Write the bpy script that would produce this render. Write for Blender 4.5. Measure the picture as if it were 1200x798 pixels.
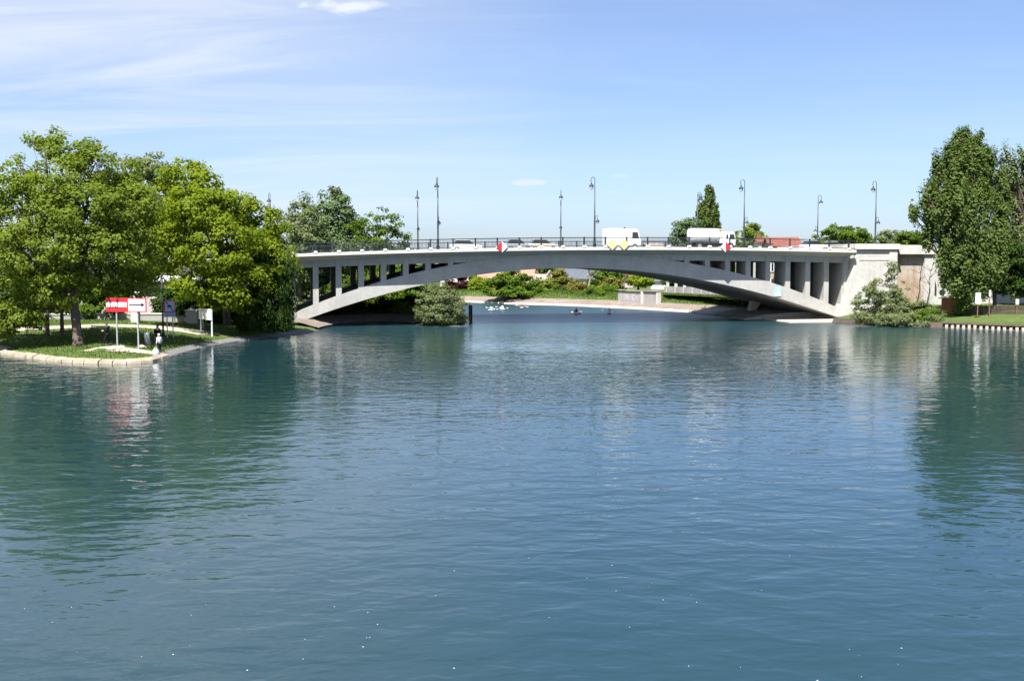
import bpy, math, random
import numpy as np
from mathutils import Vector, Matrix
from mathutils.geometry import delaunay_2d_cdt

R = math.radians
for o in list(bpy.data.objects):
    bpy.data.objects.remove(o)
scene = bpy.context.scene
col = scene.collection

# ------------------------------------------------------------------ camera
F = 1287.0            # focal length in photo pixels (1200 wide)
CAMH = 7.0
PITCH = math.atan(90.0 / F)
cam_d = bpy.data.cameras.new('camera')
cam_d.sensor_width = 36.0
cam_d.lens = 36.0 * F / 1200.0
cam_d.clip_start = 0.5
cam_d.clip_end = 9000
cam = bpy.data.objects.new('camera', cam_d)
col.objects.link(cam)
cam.location = (0, 0, CAMH)
cam.rotation_euler = (R(90) - PITCH, 0, 0)
scene.camera = cam

# ------------------------------------------------------------------ world
SUN_TO = Vector((-0.68, -1.90, 3.5)).normalized()      # towards the sun
SUN_EL = math.asin(SUN_TO.z)
SUN_AZ = math.atan2(SUN_TO.x, SUN_TO.y)
world = bpy.data.worlds.new('World')
scene.world = world
world.use_nodes = True
nt = world.node_tree
nt.nodes.clear()
N = nt.nodes.new
L = nt.links.new
w_out = N('ShaderNodeOutputWorld')
w_bg = N('ShaderNodeBackground')
w_bg.inputs['Strength'].default_value = 0.075
sky = N('ShaderNodeTexSky')
sky.sky_type = 'NISHITA'
sky.sun_disc = False
sky.sun_elevation = SUN_EL
sky.sun_rotation = SUN_AZ
sky.altitude = 50
sky.air_density = 0.8
sky.dust_density = 1.0
sky.ozone_density = 6.0
tc = N('ShaderNodeTexCoord')
sep = N('ShaderNodeSeparateXYZ')
L(tc.outputs['Generated'], sep.inputs[0])


def wmath(op, a, b=None, clamp=False):
    n = N('ShaderNodeMath')
    n.operation = op
    n.use_clamp = clamp
    for i, v in enumerate((a, b)):
        if v is None:
            continue
        if isinstance(v, (int, float)):
            n.inputs[i].default_value = v
        else:
            L(v, n.inputs[i])
    return n.outputs[0]


def wramp(v, stops):
    n = N('ShaderNodeValToRGB')
    cr = n.color_ramp
    while len(cr.elements) < len(stops):
        cr.elements.new(0.5)
    for e, (p, c) in zip(cr.elements, stops):
        e.position = p
        e.color = (c, c, c, 1)
    L(v, n.inputs[0])
    return n.outputs[0]


zz = wmath('ADD', wmath('MAXIMUM', sep.outputs[2], 0.0), 0.16)
cx = wmath('DIVIDE', sep.outputs[0], zz)
cy = wmath('DIVIDE', sep.outputs[1], zz)
comb = N('ShaderNodeCombineXYZ')
L(cx, comb.inputs[0])
L(cy, comb.inputs[1])


def wnoise(scale, stretch, rot, detail, rough, dist, off=(0, 0, 0)):
    m = N('ShaderNodeMapping')
    m.inputs['Scale'].default_value = (stretch[0], stretch[1], 1)
    m.inputs['Rotation'].default_value = (0, 0, rot)
    m.inputs['Location'].default_value = off
    L(comb.outputs[0], m.inputs[0])
    n = N('ShaderNodeTexNoise')
    n.inputs['Scale'].default_value = scale
    n.inputs['Detail'].default_value = detail
    n.inputs['Roughness'].default_value = rough
    n.inputs['Distortion'].default_value = dist
    L(m.outputs[0], n.inputs['Vector'])
    return n.outputs['Fac']


# thin cirrus veil, denser towards the left of the view
veil = wramp(wnoise(0.55, (0.6, 1.0), R(12), 4, 0.5, 0.4, (3.1, 1.7, 0)), [(0.30, 0), (0.66, 1)])
wisp = wramp(wnoise(1.5, (0.45, 1.9), R(28), 8, 0.62, 1.2, (0.4, 5.2, 0)), [(0.44, 0), (0.74, 1)])
left = wramp(wmath('ADD', wmath('MULTIPLY', sep.outputs[0], -1.1), 0.5), [(0.44, 0.20), (0.82, 1)])
cl = wmath('MULTIPLY', wmath('ADD', wmath('MULTIPLY', veil, 0.85), wmath('MULTIPLY', wisp, 0.6)), left, True)
# a few small fair-weather cumulus

def puff(az, el, sx, sy, amt):
    """a small cumulus in the direction az (right of +Y), el, with half-widths sx, sy in radians"""
    d0 = Vector((math.sin(az) * math.cos(el), math.cos(az) * math.cos(el), math.sin(el)))
    rt = Vector((math.cos(az), -math.sin(az), 0))
    up_ = rt.cross(d0)
    sq = []
    for v_, k_ in ((rt, sx), (up_, sy)):
        n_ = N('ShaderNodeVectorMath')
        n_.operation = 'DOT_PRODUCT'
        L(tc.outputs['Generated'], n_.inputs[0])
        n_.inputs[1].default_value = v_ / k_
        sq.append(wmath('POWER', wmath('SUBTRACT', n_.outputs['Value'], d0.dot(v_) / k_), 2.0))
    front = N('ShaderNodeVectorMath')
    front.operation = 'DOT_PRODUCT'
    L(tc.outputs['Generated'], front.inputs[0])
    front.inputs[1].default_value = d0
    m_ = N('ShaderNodeMapping')
    m_.inputs['Scale'].default_value = (26, 26, 60)
    L(tc.outputs['Generated'], m_.inputs[0])
    nz = N('ShaderNodeTexNoise')
    nz.inputs['Scale'].default_value = 1.0
    nz.inputs['Detail'].default_value = 6
    L(m_.outputs[0], nz.inputs['Vector'])
    body = wmath('ADD', wmath('SUBTRACT', 0.75, wmath('ADD', sq[0], sq[1])), wmath('MULTIPLY', wmath('SUBTRACT', nz.outputs['Fac'], 0.5), 2.2))
    body = wramp(body, [(0.15, 0), (0.75, 1)])
    return wmath('MULTIPLY', wmath('MULTIPLY', body, wmath('GREATER_THAN', front.outputs['Value'], 0.5)), amt)


fac = wmath('MULTIPLY', cl, 0.8, True)
for az, el, sx, sy, amt in ((-0.150, 0.2235, 0.066, 0.013, 1.0), (0.012, 0.073, 0.024, 0.0045, 0.7), (0.10, 0.078, 0.022, 0.004, 0.4), (0.09, 0.064, 0.016, 0.003, 0.4), (-0.62, 0.30, 0.07, 0.02, 0.8), (0.72, 0.26, 0.06, 0.016, 0.7)):
    fac = wmath('MAXIMUM', fac, puff(az, el, sx, sy, amt), True)
mix = N('ShaderNodeMixRGB')
mix.inputs['Color2'].default_value = (4.7, 5.0, 5.4, 1)
L(fac, mix.inputs[0])
tint = N('ShaderNodeMixRGB')
tint.blend_type = 'MULTIPLY'
tint.inputs[0].default_value = 1.0
tint.inputs['Color2'].default_value = (0.99, 0.955, 1.0, 1)
L(sky.outputs[0], tint.inputs['Color1'])
L(tint.outputs[0], mix.inputs[1])
L(mix.outputs[0], w_bg.inputs[0])
L(w_bg.outputs[0], w_out.inputs[0])

sun_d = bpy.data.lights.new('sun', 'SUN')
sun_d.energy = 5.0
sun_d.angle = R(0.5)
sun_d.color = (1.0, 0.965, 0.90)
sun = bpy.data.objects.new('sun', sun_d)
col.objects.link(sun)
sun.location = (-40, -60, 120)
sun.rotation_euler = SUN_TO.to_track_quat('Z', 'Y').to_euler()

vs = scene.view_settings
vs.view_transform = 'Standard'
vs.look = 'None'
vs.gamma = 1
vs.use_curve_mapping = False
vs.exposure = 1.35
scene.render.engine = 'CYCLES'
scene.cycles.max_bounces = 8
scene.cycles.transparent_max_bounces = 8

# ------------------------------------------------------------------ geometry helpers
CT, ST = math.cos(PITCH), math.sin(PITCH)


def ray(px, py):
    a, b = (px - 600.0) / F, (399.0 - py) / F
    return Vector((a, CT + b * ST, -ST + b * CT))


def at(px, py, Y):
    d = ray(px, py)
    t = Y / d.y
    return Vector((d.x * t, Y, CAMH + d.z * t))


def on(px, py, z=0.0):
    d = ray(px, py)
    t = (z - CAMH) / d.z
    return Vector((d.x * t, d.y * t, z))


class MB:
    """collects vertices and faces for one mesh"""

    def __init__(self):
        self.v = []
        self.f = []
        self.m = []

    def add(self, vs_, fs, mi=0):
        b = len(self.v)
        self.v += [tuple(p) for p in vs_]
        for f in fs:
            self.f.append(tuple(b + i for i in f))
            self.m.append(mi)
        return self

    def box(self, c, s, rz=0.0, mi=0, taper=1.0):
        hx, hy, hz = s[0] / 2, s[1] / 2, s[2] / 2
        ca, sa = math.cos(rz), math.sin(rz)
        pts = []
        for z, k in ((-hz, 1.0), (hz, taper)):
            for x, y in ((-hx, -hy), (hx, -hy), (hx, hy), (-hx, hy)):
                x, y = x * k, y * k
                pts.append((c[0] + x * ca - y * sa, c[1] + x * sa + y * ca, c[2] + z))
        return self.add(pts, [(3, 2, 1, 0), (4, 5, 6, 7), (0, 1, 5, 4), (1, 2, 6, 5), (2, 3, 7, 6), (3, 0, 4, 7)], mi)

    def bounds(self, x0, x1, y0, y1, z0, z1, mi=0):
        return self.box(((x0 + x1) / 2, (y0 + y1) / 2, (z0 + z1) / 2), (x1 - x0, y1 - y0, z1 - z0), 0, mi)

    def tube(self, pts, rad, n=6, mi=0, cap=True):
        pts = [Vector(p) for p in pts]
        if isinstance(rad, (int, float)):
            rad = [rad] * len(pts)
        rings = []
        up = Vector((0, 0, 1))
        for i, p in enumerate(pts):
            d = (pts[min(i + 1, len(pts) - 1)] - pts[max(i - 1, 0)]).normalized()
            ref = up if abs(d.z) < 0.9 else Vector((1, 0, 0))
            a = d.cross(ref).normalized()
            b = d.cross(a).normalized()
            rings.append([p + (a * math.cos(2 * math.pi * k / n) + b * math.sin(2 * math.pi * k / n)) * rad[i] for k in range(n)])
        vv = [q for r_ in rings for q in r_]
        ff = []
        for i in range(len(pts) - 1):
            for k in range(n):
                ff.append((i * n + k, i * n + (k + 1) % n, (i + 1) * n + (k + 1) % n, (i + 1) * n + k))
        if cap:
            ff.append(tuple(range(n - 1, -1, -1)))
            ff.append(tuple((len(pts) - 1) * n + k for k in range(n)))
        return self.add(vv, ff, mi)

    def lathe(self, prof, n=10, c=(0, 0, 0), mi=0):
        vv, ff = [], []
        for r_, z in prof:
            for k in range(n):
                a = 2 * math.pi * k / n
                vv.append((c[0] + r_ * math.cos(a), c[1] + r_ * math.sin(a), c[2] + z))
        for i in range(len(prof) - 1):
            for k in range(n):
                ff.append((i * n + k, i * n + (k + 1) % n, (i + 1) * n + (k + 1) % n, (i + 1) * n + k))
        ff.append(tuple(range(n - 1, -1, -1)))
        ff.append(tuple((len(prof) - 1) * n + k for k in range(n)))
        return self.add(vv, ff, mi)

    def prism_xz(self, poly, y0, y1, mi=0):
        n = len(poly)
        vv = [(x, y0, z) for x, z in poly] + [(x, y1, z) for x, z in poly]
        ff = [tuple(range(n)), tuple(range(2 * n - 1, n - 1, -1))]
        for i in range(n):
            j = (i + 1) % n
            ff.append((i, i + n, j + n, j))
        return self.add(vv, ff, mi)

    def prism_yz(self, poly, x0, x1, mi=0):
        n = len(poly)
        vv = [(x0, y, z) for y, z in poly] + [(x1, y, z) for y, z in poly]
        ff = [tuple(range(n - 1, -1, -1)), tuple(range(n, 2 * n))]
        for i in range(n):
            j = (i + 1) % n
            ff.append((i, j, j + n, i + n))
        return self.add(vv, ff, mi)

    def build(self, name, mat, parent=None, smooth=False, bevel=0.0):
        me = bpy.data.meshes.new(name)
        me.from_pydata(self.v, [], self.f)
        mats = mat if isinstance(mat, (list, tuple)) else [mat]
        for m_ in mats:
            me.materials.append(m_)
        if len(mats) > 1:
            me.polygons.foreach_set('material_index', self.m)
        if smooth:
            me.polygons.foreach_set('use_smooth', [True] * len(me.polygons))
        me.update()
        o = bpy.data.objects.new(name, me)
        col.objects.link(o)
        o.parent = parent
        if bevel:
            b = o.modifiers.new('bevel', 'BEVEL')
            b.width = bevel
            b.segments = 2
            b.limit_method = 'ANGLE'
        return o


def fix_normals(o):
    import bmesh
    bm = bmesh.new()
    bm.from_mesh(o.data)
    bmesh.ops.recalc_face_normals(bm, faces=bm.faces)
    bm.to_mesh(o.data)
    bm.free()
    return o


def tag(o, label=None, cat=None, group=None, kind=None):
    if label:
        o['label'] = label
    if cat:
        o['category'] = cat
    if group:
        o['group'] = group
    if kind:
        o['kind'] = kind
    return o


def empty(name, loc=(0, 0, 0), rz=0.0, label=None, cat=None, group=None):
    o = bpy.data.objects.new(name, None)
    col.objects.link(o)
    o.empty_display_size = 0.3
    o.location = loc
    o.rotation_euler = (0, 0, rz)
    return tag(o, label, cat, group)


def copy_tree(o, parent=None):
    c = o.copy()
    col.objects.link(c)
    c.parent = parent
    for ch in list(o.children):
        copy_tree(ch, c)
    return c


# ------------------------------------------------------------------ materials
def mat(name, color, rough=0.8, spec=0.3, metallic=0.0):
    m = bpy.data.materials.new(name)
    m.use_nodes = True
    b = m.node_tree.nodes['Principled BSDF']
    b.inputs['Base Color'].default_value = (*color, 1)
    b.inputs['Roughness'].default_value = rough
    b.inputs['Specular IOR Level'].default_value = spec
    b.inputs['Metallic'].default_value = metallic
    return m


class NG:
    def __init__(self, m):
        self.t = m.node_tree
        self.b = self.t.nodes.get('Principled BSDF')

    def n(self, typ, **kw):
        x = self.t.nodes.new(typ)
        for k, v in kw.items():
            setattr(x, k, v)
        return x

    def l(self, a, b):
        self.t.links.new(a, b)

    def coords(self, scale=(1, 1, 1), obj=False, rot=(0, 0, 0)):
        mp = self.n('ShaderNodeMapping')
        mp.inputs['Scale'].default_value = scale
        mp.inputs['Rotation'].default_value = rot
        if obj:
            c = self.n('ShaderNodeTexCoord').outputs['Object']
        else:
            c = self.n('ShaderNodeNewGeometry').outputs['Position']
        self.l(c, mp.inputs[0])
        return mp.outputs[0]

    def noise(self, vec, scale, detail=4, rough=0.55, dist=0.0):
        x = self.n('ShaderNodeTexNoise')
        x.inputs['Scale'].default_value = scale
        x.inputs['Detail'].default_value = detail
        x.inputs['Roughness'].default_value = rough
        x.inputs['Distortion'].default_value = dist
        self.l(vec, x.inputs['Vector'])
        return x.outputs['Fac']

    def ramp(self, v, stops):
        x = self.n('ShaderNodeValToRGB')
        cr = x.color_ramp
        while len(cr.elements) < len(stops):
            cr.elements.new(0.5)
        for e, (p, c) in zip(cr.elements, stops):
            e.position = p
            e.color = (*c, 1) if not isinstance(c, (int, float)) else (c, c, c, 1)
        self.l(v, x.inputs[0])
        return x.outputs[0]

    def mix(self, f, a, b, mode='MIX'):
        x = self.n('ShaderNodeMixRGB', blend_type=mode)
        for i, v in ((0, f), (1, a), (2, b)):
            if isinstance(v, (int, float)):
                x.inputs[i].default_value = v if i == 0 else (v, v, v, 1)
            elif isinstance(v, tuple):
                x.inputs[i].default_value = (*v, 1)
            else:
                self.l(v, x.inputs[i])
        return x.outputs[0]

    def math(self, op, a, b=None):
        x = self.n('ShaderNodeMath', operation=op)
        for i, v in enumerate((a, b)):
            if v is None:
                continue
            if isinstance(v, (int, float)):
                x.inputs[i].default_value = v
            else:
                self.l(v, x.inputs[i])
        return x.outputs[0]

    def bump(self, h, strength, dist):
        x = self.n('ShaderNodeBump')
        x.inputs['Strength'].default_value = strength
        x.inputs['Distance'].default_value = dist
        self.l(h, x.inputs['Height'])
        self.l(x.outputs[0], self.b.inputs['Normal'])
        return x

    def base(self, c):
        self.l(c, self.b.inputs['Base Color'])


def varied(name, c1, c2, scale=1.0, rough=0.85, spec=0.25, streak=0.0, streak_c=(0.12, 0.11, 0.1), bump=0.3, fine=18.0, sc=(1, 1, 1)):
    """two-tone weathered surface with optional vertical run-off streaks"""
    m = mat(name, c1, rough, spec)
    g = NG(m)
    v = g.coords(sc)
    n1 = g.noise(v, scale, 6, 0.6)
    c = g.ramp(n1, [(0.32, c1), (0.68, c2)])
    n2 = g.noise(v, fine, 3, 0.6)
    c = g.mix(0.35, c, g.ramp(n2, [(0.25, 0.65), (0.75, 1.2)]), 'MULTIPLY')
    if streak:
        vs_ = g.coords((1.6, 1.6, 0.13))
        s1 = g.ramp(g.noise(vs_, 1.1, 6, 0.65), [(0.50, 0.0), (0.72, 1.0)])
        c = g.mix(g.math('MULTIPLY', s1, streak), c, streak_c)
    g.base(c)
    if bump:
        g.bump(n2, bump, 0.03)
    return m


M = {}
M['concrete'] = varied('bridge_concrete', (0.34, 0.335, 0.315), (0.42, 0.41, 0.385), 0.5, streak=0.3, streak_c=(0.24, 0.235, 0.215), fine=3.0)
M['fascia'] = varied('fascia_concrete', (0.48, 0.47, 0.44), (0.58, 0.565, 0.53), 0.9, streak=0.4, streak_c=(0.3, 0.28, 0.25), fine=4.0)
M['abutment'] = varied('abutment_concrete', (0.44, 0.43, 0.40), (0.52, 0.51, 0.48), 0.4, streak=0.35, streak_c=(0.30, 0.27, 0.22), fine=3.0)
M['rusty'] = varied('rust_stained_concrete', (0.44, 0.40, 0.35), (0.34, 0.24, 0.16), 0.6, streak=0.7, streak_c=(0.24, 0.14, 0.08), fine=3.0)
M['plinth'] = varied('pale_ledge', (0.50, 0.46, 0.38), (0.60, 0.56, 0.47), 0.8, fine=5)
M['asphalt'] = varied('asphalt', (0.045, 0.045, 0.047), (0.06, 0.06, 0.06), 0.6, 0.9, fine=25)
M['iron'] = mat('dark_painted_iron', (0.022, 0.028, 0.03), 0.45, 0.5)
M['glass'] = mat('lantern_glass', (0.75, 0.78, 0.78), 0.15, 0.5)
M['white'] = mat('white_paint', (0.82, 0.82, 0.80), 0.4, 0.4)
M['whitewall'] = varied('white_render', (0.74, 0.72, 0.67), (0.82, 0.80, 0.76), 0.5, streak=0.2, streak_c=(0.5, 0.47, 0.4))
M['cream'] = varied('cream_render', (0.62, 0.54, 0.40), (0.7, 0.62, 0.48), 0.5)
M['mauve'] = varied('mauve_render', (0.42, 0.34, 0.35), (0.5, 0.42, 0.42), 0.5)
M['redtile'] = varied('red_roof_tile', (0.17, 0.060, 0.046), (0.22, 0.085, 0.065), 1.5, fine=6)
M['orangetile'] = varied('orange_roof_tile', (0.30, 0.15, 0.10), (0.36, 0.20, 0.145), 1.5, fine=6)
M['slate'] = varied('slate_roof', (0.075, 0.085, 0.105), (0.11, 0.12, 0.14), 1.2, 0.6, fine=6)
M['greyroof'] = varied('weathered_roof', (0.24, 0.20, 0.18), (0.30, 0.25, 0.22), 1.2, fine=6)
M['dark_glass'] = mat('window_glass', (0.02, 0.025, 0.03), 0.08, 0.6)
M['rubber'] = mat('tyre_rubber', (0.02, 0.02, 0.02), 0.8, 0.2)
M['steel'] = mat('galvanised_steel', (0.42, 0.43, 0.43), 0.5, 0.5, 0.3)
M['red'] = mat('sign_red', (0.48, 0.02, 0.03), 0.5, 0.4)
M['signwhite'] = mat('sign_white', (0.80, 0.81, 0.82), 0.5, 0.4)
M['yellow'] = mat('faded_sign_yellow', (0.50, 0.47, 0.25), 0.5, 0.4)
M['signblue'] = mat('sign_blue', (0.30, 0.52, 0.64), 0.5, 0.4)
M['greyblue'] = mat('grey_blue_plate', (0.24, 0.28, 0.36), 0.55, 0.4)
M['black'] = mat('sign_black', (0.012, 0.012, 0.014), 0.6, 0.3)
M['orange'] = mat('print_orange', (0.7, 0.4, 0.18), 0.6, 0.3)
M['wood'] = varied('weathered_wood', (0.20, 0.13, 0.075), (0.13, 0.08, 0.05), 2.0, sc=(1, 1, 0.2))
M['darkwood'] = varied('wet_dark_wood', (0.055, 0.042, 0.035), (0.09, 0.07, 0.055), 2.0, sc=(1, 1, 0.2))
M['palewood'] = varied('pale_cut_log', (0.38, 0.32, 0.25), (0.50, 0.44, 0.36), 3.0)
M['hutwood'] = varied('orange_brown_boards', (0.30, 0.12, 0.045), (0.38, 0.17, 0.07), 2.0, sc=(1, 1, 0.3))
M['felt'] = varied('roof_felt', (0.07, 0.07, 0.075), (0.11, 0.11, 0.11), 1.5)
M['bark'] = varied('bark', (0.085, 0.065, 0.05), (0.14, 0.11, 0.085), 3.0, fine=9, sc=(1, 1, 0.35), bump=0.6)
M['palebark'] = varied('pale_bark', (0.30, 0.27, 0.23), (0.20, 0.18, 0.15), 3.0, fine=9, sc=(1, 1, 0.35), bump=0.6)
M['rock'] = varied('boulder', (0.30, 0.26, 0.22), (0.40, 0.35, 0.29), 2.0, fine=8, bump=0.6)
M['skin'] = mat('skin', (0.50, 0.30, 0.22), 0.6, 0.3)
M['blackcloth'] = mat('black_cloth', (0.014, 0.014, 0.017), 0.9, 0.1)
M['navycloth'] = mat('dark_blue_cloth', (0.022, 0.026, 0.045), 0.9, 0.1)
M['whitecloth'] = mat('white_cloth', (0.72, 0.72, 0.72), 0.9, 0.1)
M['hair'] = mat('brown_hair', (0.045, 0.025, 0.016), 0.6, 0.3)
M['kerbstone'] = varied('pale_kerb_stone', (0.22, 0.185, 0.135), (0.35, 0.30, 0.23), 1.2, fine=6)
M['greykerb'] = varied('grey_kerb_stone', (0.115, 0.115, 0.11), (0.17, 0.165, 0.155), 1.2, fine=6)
M['farkerb'] = varied('pale_quay_stone', (0.40, 0.37, 0.30), (0.50, 0.46, 0.38), 0.5, fine=3)
M['concrete_wall'] = varied('old_grey_concrete', (0.27, 0.26, 0.25), (0.36, 0.345, 0.33), 0.6, streak=0.5, streak_c=(0.2, 0.19, 0.18))
M['graffiti'] = mat('graffiti_mauve', (0.62, 0.52, 0.60), 0.8, 0.2)
M['path'] = varied('sandy_path', (0.34, 0.29, 0.22), (0.44, 0.385, 0.30), 0.7, 0.95, fine=7)
M['birdwhite'] = mat('hull_white', (0.80, 0.80, 0.79), 0.35, 0.4)
M['greencloth'] = mat('red_brown_cloth', (0.16, 0.05, 0.04), 0.9, 0.1)


def grass_mat(name, a, b, dry, dryamt=0.35):
    m = mat(name, a, 0.95, 0.1)
    g = NG(m)
    v = g.coords()
    c = g.ramp(g.noise(v, 0.35, 5, 0.6), [(0.3, a), (0.7, b)])
    c = g.mix(0.5, c, g.ramp(g.noise(v, 3.2, 5, 0.7), [(0.25, 0.55), (0.75, 1.35)]), 'MULTIPLY')
    d = g.ramp(g.noise(v, 0.55, 6, 0.65, 0.4), [(0.55, 0.0), (0.72, 1.0)])
    c = g.mix(g.math('MULTIPLY', d, dryamt), c, dry)
    g.base(c)
    g.bump(g.noise(v, 7.0, 3, 0.7), 0.6, 0.12)
    return m


M['lawn'] = grass_mat('lawn', (0.058, 0.088, 0.024), (0.082, 0.118, 0.032), (0.22, 0.19, 0.10), 0.45)
M['farlawn'] = grass_mat('far_bank_grass', (0.060, 0.092, 0.026), (0.085, 0.122, 0.034), (0.17, 0.15, 0.08), 0.5)
M['land'] = grass_mat('open_land', (0.07, 0.10, 0.035), (0.10, 0.13, 0.05), (0.22, 0.19, 0.12), 0.5)


def revet_mat():
    m = mat('stone_revetment', (0.3, 0.25, 0.22), 0.9, 0.2)
    g = NG(m)
    v = g.coords()
    c = g.ramp(g.noise(v, 0.6, 6, 0.7), [(0.3, (0.16, 0.13, 0.11)), (0.7, (0.25, 0.20, 0.17))])
    vo = g.n('ShaderNodeTexVoronoi', feature='DISTANCE_TO_EDGE')
    vo.inputs['Scale'].default_value = 2.2
    g.l(v, vo.inputs['Vector'])
    j = g.ramp(vo.outputs['Distance'], [(0.0, 0.55), (0.12, 1.0)])
    g.base(g.mix(0.8, c, j, 'MULTIPLY'))
    g.bump(vo.outputs['Distance'], 0.5, 0.1)
    return m


M['revet'] = revet_mat()


def water_mat():
    m = mat('river_water', (0.010, 0.045, 0.043), 0.03, 0.5)
    g = NG(m)
    g.b.inputs['IOR'].default_value = 1.46
    v = g.coords()
    # murky green-teal body colour, a little uneven
    g.base(g.ramp(g.noise(v, 0.035, 3, 0.5), [(0.3, (0.008, 0.029, 0.035)), (0.7, (0.011, 0.036, 0.046))]))
    v1 = g.coords((0.65, 1.10, 1), rot=(0, 0, R(12)))
    v2 = g.coords((0.72, 1.15, 1), rot=(0, 0, R(-14)))
    v3 = g.coords((0.65, 1.15, 1), rot=(0, 0, R(20)))
    big = g.noise(v1, 0.42, 1, 0.5, 0.2)
    mid = g.noise(v2, 1.15, 2, 0.45, 0.35)
    fine = g.noise(v3, 3.4, 2, 0.5, 0.3)
    patch = g.ramp(g.noise(g.coords((0.5, 1.0, 1)), 0.045, 3, 0.5, 0.5), [(0.35, 0.55), (0.65, 1.25)])
    h = g.math('ADD', g.math('MULTIPLY', big, 0.045), g.math('MULTIPLY', mid, 0.040))
    h = g.math('ADD', h, g.math('MULTIPLY', fine, 0.0085))
    # the reach beyond the bridge lies open to the wind and is more ruffled
    sp = g.n('ShaderNodeSeparateXYZ')
    g.l(v, sp.inputs[0])
    mr = g.n('ShaderNodeMapRange', clamp=True)
    mr.inputs['From Min'].default_value = 95.0
    mr.inputs['From Max'].default_value = 142.0
    mr.inputs['To Min'].default_value = 1.0
    mr.inputs['To Max'].default_value = 3.2
    g.l(sp.outputs[1], mr.inputs['Value'])
    h = g.math('MULTIPLY', h, g.math('MULTIPLY', patch, mr.outputs[0]))
    # wavelets too small to resolve: rougher where the wind gets at the water
    rr_ = g.n('ShaderNodeMapRange', clamp=True)
    rr_.inputs['From Min'].default_value = 88.0
    rr_.inputs['From Max'].default_value = 145.0
    rr_.inputs['To Min'].default_value = 0.03
    rr_.inputs['To Max'].default_value = 0.36
    g.l(sp.outputs[1], rr_.inputs['Value'])
    g.l(rr_.outputs[0], g.b.inputs['Roughness'])
    g.bump(h, 1.0, 1.0)
    return m


M['water'] = water_mat()


def leaf_mat(name, c_dark, c_light, trans=0.35):
    m = bpy.data.materials.new(name)
    m.use_nodes = True
    g = NG(m)
    t = m.node_tree
    t.nodes.remove(g.b)
    out = t.nodes['Material Output']
    a = g.n('ShaderNodeAttribute', attribute_name='tint')
    c = g.ramp(a.outputs['Fac'], [(0.0, c_dark), (1.0, c_light)])
    d = g.n('ShaderNodeBsdfDiffuse')
    g.l(c, d.inputs[0])
    tr = g.n('ShaderNodeBsdfTranslucent')
    g.l(g.mix(1.0, c, (1.25, 1.3, 0.55), 'MULTIPLY'), tr.inputs[0])
    mx = g.n('ShaderNodeMixShader')
    mx.inputs[0].default_value = trans
    g.l(d.outputs[0], mx.inputs[1])
    g.l(tr.outputs[0], mx.inputs[2])
    g.l(mx.outputs[0], out.inputs[0])
    return m


LEAF = {
    'lime': leaf_mat('leaf_lime', (0.115, 0.165, 0.014), (0.225, 0.280, 0.030), 0.48),
    'fresh': leaf_mat('leaf_fresh', (0.110, 0.160, 0.022), (0.200, 0.250, 0.045), 0.48),
    'mid': leaf_mat('leaf_mid', (0.055, 0.105, 0.014), (0.115, 0.175, 0.026), 0.40),
    'dark': leaf_mat('leaf_dark', (0.024, 0.052, 0.012), (0.050, 0.088, 0.020), 0.25),
    'willow': leaf_mat('leaf_willow', (0.026, 0.056, 0.014), (0.055, 0.092, 0.024), 0.25),
    'grey': leaf_mat('leaf_grey', (0.10, 0.135, 0.055), (0.19, 0.22, 0.105), 0.35),
    'chestnut': leaf_mat('leaf_chestnut', (0.050, 0.095, 0.030), (0.14, 0.185, 0.085), 0.2),
    'poplar': leaf_mat('leaf_poplar', (0.062, 0.102, 0.026), (0.142, 0.190, 0.058), 0.35),
    'purple': leaf_mat('leaf_purple', (0.022, 0.010, 0.011), (0.048, 0.018, 0.018), 0.2),
    'olive': leaf_mat('leaf_olive', (0.10, 0.10, 0.025), (0.18, 0.165, 0.04), 0.3),
    'blade': leaf_mat('grass_blade', (0.055, 0.105, 0.018), (0.13, 0.18, 0.04), 0.3),
}


# ------------------------------------------------------------------ trees
def leaf_mesh(name, P, Nn, size, tint, matl, parent, slim=0.75, droop=None, rng=None):
    """one quad leaf (diamond) for every point: P (n,3), Nn (n,3) normals, size (n,)"""
    n = len(P)
    Nn = Nn / np.maximum(np.linalg.norm(Nn, axis=1, keepdims=True), 1e-6)
    if droop is None:
        t = rng.normal(size=(n, 3))
    else:
        t = droop + rng.normal(size=(n, 3)) * 0.25
    t -= Nn * np.sum(t * Nn, axis=1, keepdims=True)
    t /= np.maximum(np.linalg.norm(t, axis=1, keepdims=True), 1e-6)
    b = np.cross(Nn, t)
    hs = (size * 0.5)[:, None]
    V = np.empty((n, 4, 3))
    V[:, 0] = P - t * hs
    V[:, 1] = P + b * hs * slim + Nn * hs * 0.18
    V[:, 2] = P + t * hs
    V[:, 3] = P - b * hs * slim + Nn * hs * 0.18
    me = bpy.data.meshes.new(name)
    me.vertices.add(n * 4)
    me.vertices.foreach_set('co', V.reshape(-1).astype(np.float32))
    me.loops.add(n * 4)
    me.loops.foreach_set('vertex_index', np.arange(n * 4, dtype=np.int32))
    me.polygons.add(n)
    me.polygons.foreach_set('loop_start', np.arange(0, n * 4, 4, dtype=np.int32))
    me.polygons.foreach_set('loop_total', np.full(n, 4, dtype=np.int32))
    at_ = me.attributes.new('tint', 'FLOAT', 'FACE')
    at_.data.foreach_set('value', np.clip(tint, 0, 1).astype(np.float32))
    me.materials.append(matl)
    me.update(calc_edges=True)
    o = bpy.data.objects.new(name, me)
    col.objects.link(o)
    o.parent = parent
    return o


def sph(rng, n):
    d = rng.normal(size=(n, 3))
    return d / np.linalg.norm(d, axis=1, keepdims=True)


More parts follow.
